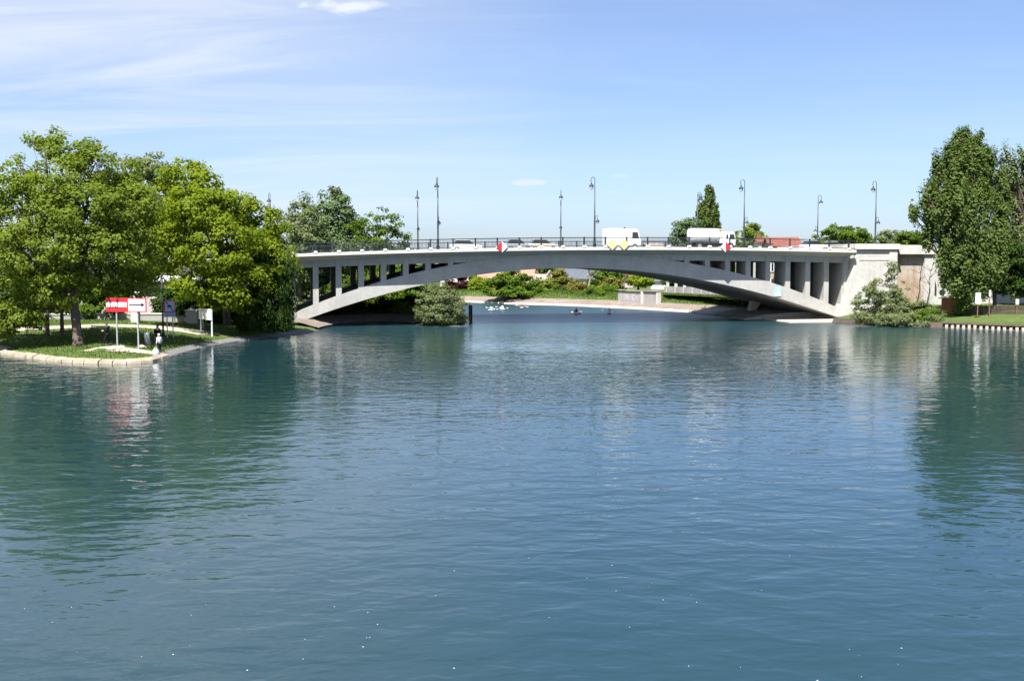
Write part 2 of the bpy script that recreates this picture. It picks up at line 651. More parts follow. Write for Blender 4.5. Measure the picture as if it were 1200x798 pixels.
def crown_points(rng, lobes, n_leaf, clump, per=45, shell=0.62, vert=1.0, squash=0.6, up=0.5):
    """leaf clumps spread through the outer volume of every lobe; lobes = (centre, radii, weight)"""
    C = np.array([l[0] for l in lobes])
    Rr = np.array([l[1] for l in lobes])
    W = np.array([(r_[0] * r_[1] + r_[0] * r_[2] + r_[1] * r_[2]) * l[2] for l, r_ in zip(lobes, Rr)])
    k = max(8, int(n_leaf / per))
    idx = rng.choice(len(lobes), size=k, p=W / W.sum())
    d = sph(rng, k)
    rad = shell + (1.03 - shell) * rng.random(k) ** 0.6
    rad = np.where(rng.random(k) < 0.18, rng.random(k) * shell, rad)
    cc = C[idx] + d * Rr[idx] * rad[:, None]
    # push clumps that fall deep inside another lobe out: keep only a share of them
    inside = np.zeros(k)
    for c, r_ in zip(C, Rr):
        q = np.linalg.norm((cc - c) / r_, axis=1)
        inside += q < 0.55
    keep = (inside == 0) | (rng.random(k) < 0.28)
    cc, d, idx = cc[keep], d[keep], idx[keep]
    k = len(cc)
    crad = clump * (0.55 + 0.9 * rng.random(k))
    cnt = np.maximum(4, (per * (crad / clump) ** 2 * (n_leaf / (k * per)))).astype(int)
    rep = np.repeat(np.arange(k), cnt)
    e = sph(rng, len(rep))
    rr = rng.random(len(rep)) ** 0.45
    off = e * rr[:, None] * crad[rep][:, None]
    off[:, 2] *= squash * vert
    P = cc[rep] + off
    Nn = d[rep] * 0.6 + e * 0.7 + np.array([0, 0, up]) + rng.normal(size=e.shape) * 0.45
    ct = rng.random(k)
    tint = 0.6 * ct[rep] + 0.4 * rng.random(len(rep))
    return P, Nn, tint, cc, idx


def limb(mb, a, b, r0, r1, rng, wob=0.06, n=6, sag=0.0):
    a, b = Vector(a), Vector(b)
    ln = (b - a).length
    pts = []
    for i in range(n):
        t = i / (n - 1)
        p = a.lerp(b, t)
        p.z += math.sin(t * math.pi) * sag * ln
        if 0 < i < n - 1:
            p += Vector(rng.normal(size=3)) * wob * ln * 0.5
        pts.append(p)
    mb.tube(pts, [r0 + (r1 - r0) * i / (n - 1) for i in range(n)], 6, cap=False)
    return pts


def tree(name, label, base, Y, lobes_px, leaf, n_leaf, size=0.3, clump=0.8, trunk_r=0.35, seed=1, cat='tree', group=None,
         per=45, bark='bark', depth=1.0, shell=0.62, slim=0.75, droop=None, vert=1.0, squash=0.6, up=0.5, fork=0.35, spread=1.0):
    """lobes_px: (px, py, rx, ry[, dy[, weight]]) boughs of the crown given in photo pixels at the tree's own distance"""
    rng = np.random.default_rng(seed)
    base = Vector(base)
    root = empty(name, base, 0, label, cat, group)
    k = Y / F
    lobes = []
    for l in lobes_px:
        dy = l[4] if len(l) > 4 else rng.normal() * 0.18 * l[2] * k
        w = l[5] if len(l) > 5 else 1.0
        c = at(l[0], l[1], Y + dy) - base
        rx, rz = l[2] * k, l[3] * k
        lobes.append((np.array(c), np.array([rx, max(rx * 0.85, 0.4) * depth, rz]), w))
    P, Nn, tint, cc, idx = crown_points(rng, lobes, n_leaf, clump, per, shell, vert, squash, up)
    ok = P[:, 2] > (0.05 if cat == "tree" else -0.35)
    P, Nn, tint = P[ok], Nn[ok], tint[ok]
    sz = size * (0.65 + 0.7 * rng.random(len(P)))
    dr = None if droop is None else np.array(droop)[None, :].repeat(len(P), 0)
    leaf_mesh('crown', P, Nn, sz, tint, LEAF[leaf], root, slim, dr, rng)
    # trunk and limbs
    mb = MB()
    zs = [l[0][2] + l[1][2] for l in lobes]
    ztop = max(zs)
    zlow = min(l[0][2] for l in lobes)
    cen = np.mean([l[0] for l in lobes], axis=0)
    zf = max(0.6, min(ztop * fork, zlow + 0.5))
    tip = Vector((cen[0] * 0.8, cen[1] * 0.8, ztop * 0.8))
    fk = Vector((cen[0] * 0.15, cen[1] * 0.15, zf))
    mb.tube([(0, 0, -0.3), (0, 0, 0.25), (fk.x * 0.5, fk.y * 0.5, zf * 0.5), fk], [trunk_r * 1.5, trunk_r * 1.08, trunk_r * 0.92, trunk_r * 0.8], 9)
    limb(mb, fk - Vector((0, 0, min(0.5, zf * 0.3))), tip, trunk_r * 0.84, trunk_r * 0.12, rng, 0.04, 7)
    for i, l in enumerate(lobes):
        t = rng.random() * 0.55
        a = fk.lerp(tip, t)
        pts = limb(mb, a, l[0], trunk_r * 0.42 * (1 - 0.4 * t), trunk_r * 0.13, rng, 0.07, 6, 0.05)
        mine = cc[idx == i]
        if len(mine):
            for q in mine[rng.choice(len(mine), size=min(len(mine), 14), replace=False)]:
                if q[2] > 0.2:
                    limb(mb, pts[rng.integers(2, 6)], q, trunk_r * 0.10, trunk_r * 0.03, rng, 0.06, 4)
    mb.build('trunk', M[bark], root, smooth=True)
    return root


# ------------------------------------------------------------------ water and land
wb = MB()
wb.add([(-4000, -300, 0), (4000, -300, 0), (4000, 6000, 0), (-4000, 6000, 0)], [(0, 1, 2, 3)])
tag(wb.build('river_water', M['water']), kind='structure')


def smooth_line(pts, step=1.0):
    """Catmull-Rom through 2-D points, resampled"""
    P = [np.array(p[:2], float) for p in pts]
    P = [2 * P[0] - P[1]] + P + [2 * P[-1] - P[-2]]
    out = []
    for i in range(1, len(P) - 2):
        a, b, c, d = P[i - 1:i + 3]
        n = max(2, int(np.linalg.norm(c - b) / step))
        for j in range(n):
            t = j / n
            out.append(0.5 * ((2 * b) + (c - a) * t + (2 * a - 5 * b + 4 * c - d) * t * t + (3 * b - a - 3 * c + d) * t ** 3))
    out.append(P[-2])
    return np.array(out)


def normals2(L_):
    d = np.gradient(L_, axis=0)
    d /= np.linalg.norm(d, axis=1, keepdims=True)
    return np.stack([-d[:, 1], d[:, 0]], axis=1)      # left of travel


def loft(name, line, prof, matl, kind='structure', parent=None, jitter=0.0, seed=0):
    """sheet between parallel offsets of a line; prof = [(offset to the left, z), ...]"""
    rng = np.random.default_rng(seed)
    nn = normals2(line)
    mb = MB()
    vv, ff = [], []
    k = len(prof)
    for i, p in enumerate(line):
        for j, (o_, z) in enumerate(prof):
            q = p + nn[i] * o_
            vv.append((q[0], q[1], z + (rng.normal() * jitter if 0 < j < k - 1 else 0)))
    for i in range(len(line) - 1):
        for j in range(k - 1):
            ff.append((i * k + j, (i + 1) * k + j, (i + 1) * k + j + 1, i * k + j + 1))
    mb.add(vv, ff)
    o = mb.build(name, matl, parent, smooth=True)
    if kind:
        tag(o, kind=kind)
    return o


def dist_to(line, pts):
    d = np.full(len(pts), 1e9)
    a, b = line[:-1], line[1:]
    for p, q in zip(a, b):
        v = q - p
        t = np.clip(((pts - p) @ v) / (v @ v), 0, 1)
        d = np.minimum(d, np.linalg.norm(pts - (p + t[:, None] * v), axis=1))
    return d


def in_poly(poly, pts):
    x, y = pts[:, 0], pts[:, 1]
    c = np.zeros(len(pts), bool)
    n = len(poly)
    for i in range(n):
        (x1, y1), (x2, y2) = poly[i], poly[i - 1]
        m = ((y1 > y) != (y2 > y)) & (x < (x2 - x1) * (y - y1) / (y2 - y1 + 1e-12) + x1)
        c ^= m
    return c


# left bank: shoreline from far left round the point, under the bridge, to the wooded corner behind it
shore_px = [(-60, 409), (0, 415.5), (40, 420.5), (75, 424.5), (110, 426), (150, 426.5), (178, 424.5), (196, 419.5), (225, 411), (260, 403.5), (300, 397.5), (335, 394)]
sl = [on(*p).xy for p in shore_px]
left_shore = smooth_line([(-150, 96), (-90, 93)] + [tuple(p) for p in sl] + [(-20.3, 112), (-20.5, 119), (-19.0, 125.5), (-14.0, 128.5), (-10.0, 124.8), (-6.6, 123.2), (-5.2, 127.0), (-6.2, 140), (-9, 152), (-18, 175), (-60, 215), (-150, 262)], 0.8)


def lawn_h(d):
    return np.interp(d, [0, 0.5, 2, 5, 10, 18, 30, 60], [-0.1, 0.20, 0.42, 0.75, 1.10, 1.45, 1.6, 1.8])


def left_lawn():
    poly = np.vstack([left_shore, [(-900, 400), (-900, 80)]])
    gx, gy = np.meshgrid(np.arange(-120, -5, 1.25), np.arange(74, 175, 1.25))
    g = np.stack([gx.ravel(), gy.ravel()], axis=1)
    g += np.random.default_rng(4).normal(size=g.shape) * 0.15
    g = g[in_poly(poly, g)]
    g = g[dist_to(left_shore, g) > 0.7]
    allp = np.vstack([poly, g])
    n = len(poly)
    vv, _, ff, *_ = delaunay_2d_cdt([Vector(p) for p in allp], [(i, (i + 1) % n) for i in range(n)], [list(range(n))], 1, 1e-4)
    v2 = np.array([(p.x, p.y) for p in vv])
    z = lawn_h(dist_to(left_shore, v2))
    z += np.where(z > 0.6, np.random.default_rng(8).normal(size=len(z)) * 0.02, 0)
    mb = MB()
    mb.add([(a, b, c) for (a, b), c in zip(v2, z)], [tuple(f) for f in ff])
    return tag(fix_normals(mb.build('left_bank_lawn', M['lawn'], smooth=True)), kind='structure')


left_lawn()


def lawn_z(x, y):
    return float(lawn_h(dist_to(left_shore, np.array([[x, y]])))[0])


def on_lawn(px, py):
    z = 0.8
    for _ in range(12):
        p = on(px, py, z)
        z = lawn_z(p.x, p.y)
    return Vector((p.x, p.y, z))


# the stone edge of the left bank, stone by stone where it can be told apart
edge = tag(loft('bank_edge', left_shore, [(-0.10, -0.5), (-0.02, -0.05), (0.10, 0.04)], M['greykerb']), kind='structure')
rngk = np.random.default_rng(5)
Ls = left_shore
seg = np.r_[0, np.cumsum(np.linalg.norm(np.diff(Ls, axis=0), axis=1))]


def along(s):
    return np.array([np.interp(s, seg, Ls[:, 0]), np.interp(s, seg, Ls[:, 1])])


s = float(seg[np.argmin(np.linalg.norm(Ls - np.array(sl[0]), axis=1))])
send = float(seg[np.argmin(np.linalg.norm(Ls - np.array((-20.3, 112)), axis=1))])
corner = float(seg[np.argmin(np.linalg.norm(Ls - np.array(sl[7]), axis=1))])
while s < send:
    ln = 0.95 + 0.25 * rngk.random()
    a, b = along(s + 0.035), along(s + ln - 0.035)
    d = (b - a) / np.linalg.norm(b - a)
    nn = np.array([-d[1], d[0]])
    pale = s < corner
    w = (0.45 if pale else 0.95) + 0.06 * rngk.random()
    z0, z1 = 0.13 + 0.08 * rngk.random(), 0.29 + 0.07 * rngk.random()
    mb = MB()
    f0, f1 = -0.14 + 0.03 * rngk.normal(), 0.03 + 0.03 * rngk.normal()
    q = []
    for p in (a, b):
        for o_, z in ((f0, -0.3), (f1, z0 if pale else 0.08), (w, z1), (w, -0.3)):
            q.append((*(p + nn * o_), z))
    mb.add(q, [(0, 1, 2, 3), (7, 6, 5, 4), (0, 4, 5, 1), (1, 5, 6, 2), (2, 6, 7, 3)])
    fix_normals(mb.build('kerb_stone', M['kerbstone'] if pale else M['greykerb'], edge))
    s += ln

# stone facing of the bank under the left of the arch
i0 = int(np.argmin(np.linalg.norm(left_shore - np.array((-20.4, 116)), axis=1)))
i1 = int(np.argmin(np.linalg.norm(left_shore - np.array((-11.0, 125.6)), axis=1)))
loft('bank_facing', left_shore[i0:i1], [(0.05, 0.22), (0.8, 0.45), (1.8, 0.72), (3.2, 1.0)], M['revet'], jitter=0.04, seed=9)
# sandy path crossing the park behind the lawn
pp = smooth_line([tuple(on(x, y, 1.5).xy) for x, y in ((-80, 381), (0, 380.5), (90, 379), (170, 378), (225, 379), (246, 380))], 1.0)
pz = [lawn_z(*p) for p in pp]
nnp = normals2(pp)
mb = MB()
vv, ff = [], []
for i, p in enumerate(pp):
    for o_, dz_ in ((-1.35, -0.12), (-1.2, 0.05), (1.2, 0.05), (1.35, -0.12)):
        q = p + nnp[i] * o_
        vv.append((q[0], q[1], lawn_z(*q) + dz_))
for i in range(len(pp) - 1):
    for j in range(3):
        ff.append((i * 4 + j, (i + 1) * 4 + j, (i + 1) * 4 + j + 1, i * 4 + j + 1))
mb.add(vv, ff)
tag(fix_normals(mb.build('sandy_path', M['path'], smooth=True)), kind='structure')

# bare sandy patch round the sign feet
mb = MB()
pc = on_lawn(146, 410)
vv = [(pc.x, pc.y, lawn_z(pc.x, pc.y) + 0.05)]
rp = np.random.default_rng(3)
for i in range(22):
    a = 2 * math.pi * i / 22
    x, y = pc.x + math.cos(a) * (2.5 + rp.random() * 0.9), pc.y + math.sin(a) * (1.1 + rp.random() * 0.5)
    vv.append((x, y, lawn_z(x, y) + 0.03))
mb.add(vv, [(0, i + 1, (i + 1) % 22 + 1) for i in range(22)])
tag(mb.build('bare_ground', M['path']), kind='structure')

# right and far bank: one shoreline from right foreground, past the abutment, sweeping left behind the bridge
right_px = [(1290, 391), (1200, 388), (1150, 386), (1105, 384.2), (1060, 382.5), (1010, 380), (975, 378), (940, 376.5)]
rs = [tuple(on(*p).xy) for p in right_px]
fs_ = [tuple(on(*p).xy) for p in ((896, 371.5), (860, 369), (800, 365.7), (740, 362), (660, 358.3), (600, 356.6), (543, 354.3))]
right_shore = smooth_line([(160, 78), (95, 104)] + rs[:-1], 1.0)
far_shore = smooth_line([(38.5, 139), (35.0, 145)] + fs_ + [(-40, 214), (-90, 240), (-200, 300), (-420, 360)], 1.5)
# walking these lines the land lies on the right-hand side, so offsets are negative
right_shore_l = right_shore[::-1]
far_l = far_shore[::-1]
loft('far_quay_kerb', far_l, [(-0.1, -0.4), (0.0, 0.20), (0.10, 0.25), (0.65, 0.28)], M['farkerb'])
loft('stone_revetment', far_l, [(0.65, 0.26), (1.6, 0.50), (2.6, 0.78), (3.4, 1.0)], M['revet'], jitter=0.05, seed=2)
loft('far_grass_slope', far_l, [(3.3, 0.96), (5.0, 1.35), (7.0, 1.75), (9.5, 1.95), (14.0, 2.0), (19.0, 2.04)], M['farlawn'], jitter=0.06, seed=3)
fl_n = normals2(far_l)
top = far_l + fl_n * 18.0
mb = MB()
tp = [tuple(p) for p in top]
vv = [(x, y, 2.0) for x, y in tp] + [(3000, 150, 2.0), (3000, 5500, 2.0), (-3500, 5500, 2.0), (-3500, 900, 2.0)]
mb.add(vv, [tuple(range(len(vv)))])
tag(fix_normals(mb.build('ground', M['land'])), kind='structure')

loft('right_bank_lawn', right_shore_l, [(0.25, 0.62), (1.2, 0.66), (3.0, 0.8), (5.5, 1.15), (9, 1.5), (16, 1.8), (30, 2.0), (120, 2.2)], M['lawn'], jitter=0.03, seed=6)
loft('right_bank_shore', right_shore_l, [(-0.25, -0.4), (0.02, 0.10), (0.30, 0.60)], M['darkwood'])

# left land behind the woods, to close the horizon on that side
mb = MB()
mb.add([(-3500, 300, 1.7), (-160, 285, 1.7), (-400, 420, 1.7), (-3500, 1200, 1.7)], [(0, 1, 2, 3)])
tag(mb.build('left_fields', M['land']), kind='structure')

# ------------------------------------------------------------------ the bridge
ALPHA = math.atan(252.0 / F)
Z0 = 126.0
bu = Vector((math.cos(ALPHA), math.sin(ALPHA), 0))
bv = Vector((-math.sin(ALPHA), math.cos(ALPHA), 0))
BO = Vector((0, Z0, 0))
OV = 1.75          # deck overhang
BW = 20.0          # arch width


def fac_pt(px, py, v=0.0):
    """photo point on the bridge's facade plane (v metres behind it) -> (s, z)"""
    d = ray(px, py)
    o = BO + bv * v
    c = Vector((0, 0, CAMH))
    t = (o - c).dot(bv) / d.dot(bv)
    p = c + d * t
    return (p - BO).dot(bu), p.z


def fac_s(px, v=0.0):
    return fac_pt(px, 330, v)[0]


def bw(s, v, z):
    return BO + bu * s + bv * v + Vector((0, 0, z))


bridge = empty('arch_bridge', BO, ALPHA, 'grey concrete road bridge with one wide arch over the river', 'bridge')
intr = [(347.5, 379), (370, 371), (393, 361), (423, 352.3), (450, 344.7), (475, 339), (499, 333.4), (513, 330.8), (540, 325.6), (567, 321.5), (603, 317.3), (640, 315.2),
        (662, 314.6), (695, 314.6), (737, 316.2), (770, 319.5), (808, 325), (843, 332.7), (877, 340.7), (910, 349.3), (933, 355.5), (958, 363), (980, 371)]
extr = [(347.5, 366), (370, 356.7), (393, 347.5), (423, 336.7), (450, 328.7), (475, 322.8), (499, 317.5), (527, 311.7), (560, 305.8), (602, 301), (635, 298.7),
        (670, 297.5), (720, 298.7), (753, 301), (787, 305), (805, 308.7), (830, 313), (853, 318), (877, 324), (902, 330.3), (923, 336.7), (947, 346), (967, 354), (982, 361)]
I = np.array([fac_pt(*p) for p in intr])
E = np.array([fac_pt(*p) for p in extr])
pI = np.polyfit(I[:, 0], I[:, 1], 4)
pE = np.polyfit(E[:, 0], E[:, 1], 4)
zi = lambda s_: float(np.polyval(pI, s_))
ze = lambda s_: float(np.polyval(pE, s_))
fasc = [(345, 301), (420, 298.6), (500, 296.4), (590, 294.4), (650, 293.3), (720, 292.8), (800, 293.0), (860, 293.8), (930, 295), (1000, 296)]
D = np.array([fac_pt(px, py, -OV) for px, py in fasc])
pD = np.polyfit(D[:, 0], D[:, 1], 3)
S_L, S_R = fac_s(345.5), fac_s(984)


def zd(s_):                                     # deck edge bottom
    if s_ < S_L:
        sl_ = np.polyval(np.polyder(pD), S_L)
        return float(np.polyval(pD, S_L) + (s_ - S_L) * sl_ * 0.8)
    return float(np.polyval(pD, min(s_, D[-1, 0])))


S0, S1 = -62.0, fac_s(1003, -OV)
FH = 0.34          # fascia height
BEAM0, BEAM1 = 0.50, 1.22

# arch
ss = np.linspace(fac_s(342), S_R, 61)
mb = MB()
vv, ff = [], []
for s_ in ss:
    vv += [(s_, 0, zi(s_)), (s_, 0, ze(s_)), (s_, BW, ze(s_)), (s_, BW, zi(s_))]
for i in range(60):
    for k in range(4):
        a, b = i * 4 + k, i * 4 + (k + 1) % 4
        ff.append((a, b, b + 4, a + 4))
ff += [(3, 2, 1, 0), tuple(240 + k for k in range(4))]
mb.add(vv, ff)
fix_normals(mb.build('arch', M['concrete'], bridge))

# deck slab with sloping overhang; cross-section swept along s
sd = np.linspace(S0, S1, 90)
sec_top = [(-OV, 0.0), (-OV, FH), (-OV + 0.35, FH), (-OV + 0.35, FH - 0.02), (BW + OV - 0.35, FH - 0.02), (BW + OV - 0.35, FH), (BW + OV, FH), (BW + OV, 0.0)]


def sweep(name, sec, matl, sarr, zfun, parent, close=True):
    mb = MB()
    k = len(sec)
    vv = [(s_, y, zfun(s_) + z) for s_ in sarr for y, z in sec]
    ff = []
    for i in range(len(sarr) - 1):
        for j in range(k):
            ff.append((i * k + j, i * k + (j + 1) % k, (i + 1) * k + (j + 1) % k, (i + 1) * k + j))
    ff += [tuple(range(k)), tuple((len(sarr) - 1) * k + j for j in range(k))]
    mb.add(vv, ff)
    return fix_normals(mb.build(name, matl, parent))


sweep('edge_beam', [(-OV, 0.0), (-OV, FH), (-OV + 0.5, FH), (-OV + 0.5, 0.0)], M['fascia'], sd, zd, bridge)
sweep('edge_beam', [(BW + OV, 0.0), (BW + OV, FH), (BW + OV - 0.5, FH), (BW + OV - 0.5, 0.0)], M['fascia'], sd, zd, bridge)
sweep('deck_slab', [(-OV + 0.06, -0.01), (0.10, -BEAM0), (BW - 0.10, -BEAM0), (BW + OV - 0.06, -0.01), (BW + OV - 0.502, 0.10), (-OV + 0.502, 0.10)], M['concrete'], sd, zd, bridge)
sweep('roadway', [(2.2, 0.104), (BW - 2.2, 0.104), (BW - 2.2, 0.16), (2.2, 0.16)], M['asphalt'], sd, zd, bridge)
for v0, v1 in ((-OV + 0.504, 2.198), (BW - 2.198, BW + OV - 0.504)):
    sweep('footway', [(v0, 0.104), (v1, 0.104), (v1, 0.30), (v0, 0.30)], M['fascia'], sd, zd, bridge)
# spandrel beams behind the column faces
sB = np.linspace(fac_s(300), S1, 70)
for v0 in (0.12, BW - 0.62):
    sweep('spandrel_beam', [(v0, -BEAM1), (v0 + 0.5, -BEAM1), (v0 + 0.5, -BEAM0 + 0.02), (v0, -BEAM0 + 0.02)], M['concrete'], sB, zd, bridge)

# spandrel columns, front and back row
col_px = [316.5, 343, 370, 397, 423.3, 449.7, 475.8, 502, 528.3, 551.7, 755.8, 780.3, 805, 829, 852.7, 876.7, 900, 923.3, 946.7, 968.5, 991.5]
for px in col_px:
    s_ = fac_s(px)
    zb = ze(s_) - 0.25 if fac_s(347) < s_ < fac_s(982) else 0.3
    zt = zd(s_) - BEAM0 + 0.03
    for v0, v1 in ((0.03, 3.0), (BW - 3.0, BW - 0.03)):
        if zt - zb < 0.1:
            continue
        mb = MB()
        mb.bounds(s_ - 0.31, s_ + 0.31, v0, v1, zb, zt)
        mb.build('column', M['concrete'], bridge)

# thin drip lines / construction joints on the arch face as shallow ribs
# left abutment and approach walls (mostly behind the willow)
sA = fac_s(312)
mb = MB()
mb.add([(sA, 0.05, -0.3), (sA, 0.05, zd(sA) - BEAM0), (S0, 0.05, zd(S0) - BEAM0), (S0, 0.05, -0.3),
        (sA, BW - 0.05, -0.3), (sA, BW - 0.05, zd(sA) - BEAM0), (S0, BW - 0.05, zd(S0) - BEAM0), (S0, BW - 0.05, -0.3)],
       [(0, 1, 2, 3), (7, 6, 5, 4), (0, 4, 5, 1), (1, 5, 6, 2), (2, 6, 7, 3)])
fix_normals(mb.build('approach_wall', M['abutment'], bridge))
mb = MB()
mb.prism_xz([(fac_s(330), -0.4), (fac_s(330), 0.9), (fac_s(346), 1.1), (fac_s(352), 0.2), (fac_s(352), -0.4)], -0.4, BW + 0.4)
fix_normals(mb.build('springing_block', M['concrete_wall'], bridge))

# right abutment: battered block with coping, stained return wall behind it
sR0 = fac_s(1003, -1.0)
sR1 = fac_s(1050, -1.0)
sR2 = fac_s(1094, -0.2)
ztopR = fac_pt(1020, 286, -1.0)[1]
mb = MB()
mb.prism_xz([(sR0 - 1.75, 0.0), (sR0, 8.2), (sR0, ztopR - 0.66), (sR1, ztopR - 0.66), (sR1, 0.0)], -1.0, BW + 1.0)
fix_normals(mb.build('abutment_block', M['abutment'], bridge, bevel=0.04))
mb = MB()
mb.prism_xz([(fac_s(986), 0.0), (fac_s(988.5), 8.0), (sR0 + 0.6, 8.0), (sR0 + 0.6, 0.0)], 0.22, BW - 0.3)
fix_normals(mb.build('abutment_wall', M['concrete'], bridge))
mb = MB()
mb.bounds(sR0 - 0.25, sR1 + 0.5, -1.3, BW + 1.3, ztopR - 0.66, ztopR - 0.5)
mb.bounds(sR0 - 0.15, sR1 + 0.35, -1.18, BW + 1.18, ztopR - 0.5, ztopR)
mb.build('coping', M['fascia'], bridge, bevel=0.03)
mb = MB()
mb.bounds(sR0 + 0.35, sR1 - 0.001, -1.05, -0.99, ztopR - 1.95, ztopR - 1.82)
mb.build('string_course', M['fascia'], bridge)
mb = MB()
mb.bounds(sR1 - 1.0, sR1 + 0.05, -1.12, 0.5, 0.2, ztopR - 0.67)
mb.build('corner_pilaster', M['abutment'], bridge)
mb = MB()
mb.bounds(sR1, sR2, 0.1, BW, 0.2, ztopR - 1.25)
mb.build('return_wall', M['rusty'], bridge)
mb = MB()
mb.bounds(sR2 - 1.35, sR2 + 0.08, -0.35, 1.2, 0.2, ztopR - 1.25)
mb.build('corner_pilaster', M['abutment'], bridge)
mb = MB()
mb.bounds(sR1 + 0.45, sR2 + 0.3, -0.6, BW + 0.6, ztopR - 1.25, ztopR - 0.12)
mb.build('return_coping', M['fascia'], bridge, bevel=0.03)
mb = MB()
mb.bounds(sR2, sR2 + 60, 2.0, BW - 2.0, 1.0, ztopR - 1.0)
mb.build('approach_ramp', M['abutment'], bridge)
# foundation ledge at the waterline
mb = MB()
mb.prism_xz([(fac_s(925, -2), -0.5), (fac_s(925, -2), 0.16), (sR0 + 8.0, 0.40), (sR0 + 8, -0.5)], -2.2, 5.0)
fix_normals(mb.build('foundation_ledge', M['plinth'], bridge, bevel=0.04))
mb = MB()
mb.prism_xz([(fac_s(893), -0.5), (fac_s(893), 0.12), (fac_s(918), 0.62), (fac_s(950), 0.85), (fac_s(985), 0.9), (fac_s(985), -0.5)], 5.01, BW + 4)
fix_normals(mb.build('foundation_ledge', M['concrete_wall'], bridge))
# block strut leaning under the arch at the back
mb = MB()
mb.prism_xz([(fac_s(935), 0.6), (fac_s(941), 0.6), (fac_s(950), 2.0), (fac_s(938), 2.0)], 14.0, 15.2)
fix_normals(mb.build('strut_block', M['plinth'], bridge))

# railings
post_step = fac_s(397) - fac_s(370)
for side, v in (('near', -OV + 0.22), ('far', BW + OV - 0.22)):
    sr = np.linspace(S0, S1 - 0.1, 80)

    def rail_bar(zo, r_):
        mb = MB()
        for i in range(len(sr) - 1):
            a, b = sr[i], sr[i + 1]
            za, zb_ = zd(a) + FH + zo, zd(b) + FH + zo
            mb.add([(a, v - r_, za - r_), (a, v + r_, za - r_), (a, v + r_, za + r_), (a, v - r_, za + r_),
                    (b, v - r_, zb_ - r_), (b, v + r_, zb_ - r_), (b, v + r_, zb_ + r_), (b, v - r_, zb_ + r_)],
                   [(0, 1, 5, 4), (1, 2, 6, 5), (2, 3, 7, 6), (3, 0, 4, 7)])
        me = mb
        return me
    rail = rail_bar(1.08, 0.045).build('railing', M['iron'], bridge)
    rail_bar(0.16, 0.03).build('bottom_rail', M['iron'], rail)
    mb = MB()
    s_ = S0 + 0.1
    while s_ < S1 - 0.1:
        z = zd(s_) + FH
        mb.bounds(s_ - 0.011, s_ + 0.011, v - 0.011, v + 0.011, z + 0.16, z + 1.06)
        s_ += 0.155
    tag(mb.build('balusters', M['iron'], rail), kind='stuff')
    s_ = fac_s(370)
    while s_ - post_step > S0:
        s_ -= post_step
    pm = sm = None
    while s_ < S1 - 0.15:
        z = zd(s_) + FH
        if pm is None:
            mb = MB()
            mb.bounds(-0.075, 0.075, -0.07, 0.07, 0.0, 1.10)
            mb.box((0, 0, 1.13), (0.19, 0.18, 0.06))
            p0 = mb.build('post', M['iron'], rail)
            pm = p0.data
            mb = MB()
            mb.box((0, -0.06, 0.10), (0.42, 0.40, 0.24), taper=0.86)
            q0 = mb.build('post_base', M['fascia'], rail)
            sm = q0.data
        else:
            p0 = bpy.data.objects.new('post', pm)
            q0 = bpy.data.objects.new('post_base', sm)
            for x in (p0, q0):
                col.objects.link(x)
                x.parent = rail
        p0.location = (s_, v, z)
        q0.location = (s_, v, z)
        s_ += post_step

# ------------------------------------------------------------------ street lamps
def lantern(parent, name, x, z, k=1.0):
    mb = MB()
    mb.lathe([(0.05 * k, 0.34 * k), (0.30 * k, 0.10 * k), (0.33 * k, 0.02 * k), (0.27 * k, 0.0)], 10, (x, 0, z))
    mb.lathe([(0.02 * k, 0.50 * k), (0.06 * k, 0.42 * k), (0.09 * k, 0.34 * k)][::-1], 8, (x, 0, z))
    o = fix_normals(mb.build(name, M['iron'], parent, smooth=True))
    mb = MB()
    mb.lathe([(0.26 * k, -0.002), (0.22 * k, -0.22 * k), (0.12 * k, -0.36 * k), (0.03 * k, -0.40 * k)], 10, (x, 0, z))
    fix_normals(mb.build('lantern_glass', M['glass'], o, smooth=True))
    return o


def make_lamp():
    root = empty('street_lamp', (0, 0, 0))
    mb = MB()
    mb.lathe([(0.20, 0.0), (0.20, 0.35), (0.15, 0.45), (0.13, 1.1), (0.17, 1.15), (0.10, 1.25), (0.095, 3.0), (0.075, 3.1), (0.055, 6.9)], 10)
    fix_normals(mb.build('pole', M['iron'], root, smooth=True))
    mb = MB()
    pts = [(0, 0, 6.85)]
    for i in range(11):
        a = math.pi * i / 10
        pts.append((-0.24 + 0.24 * math.cos(a), 0, 7.75 + 0.26 * math.sin(a)))
    pts.append((-0.48, 0, 7.55))
    pts.append((-0.42, 0, 7.38))
    mb.tube(pts, 0.035, 6)
    mb.build('gooseneck_arm', M['iron'], root, smooth=True)
    lantern(root, 'lantern', -0.42, 6.95, 0.95)
    mb = MB()
    pts = [(0.05, 0, 3.0), (0.10, 0, 3.45)] + [(0.24 - 0.14 * math.cos(a), 0, 3.5 + 0.14 * math.sin(a)) for a in (0.5, 1.2, 1.9, 2.6)] + [(0.38, 0, 3.4)]
    mb.tube(pts, 0.028, 6)
    mb.build('side_arm', M['iron'], root, smooth=True)
    lantern(root, 'side_lantern', 0.36, 2.95, 0.75)
    return root


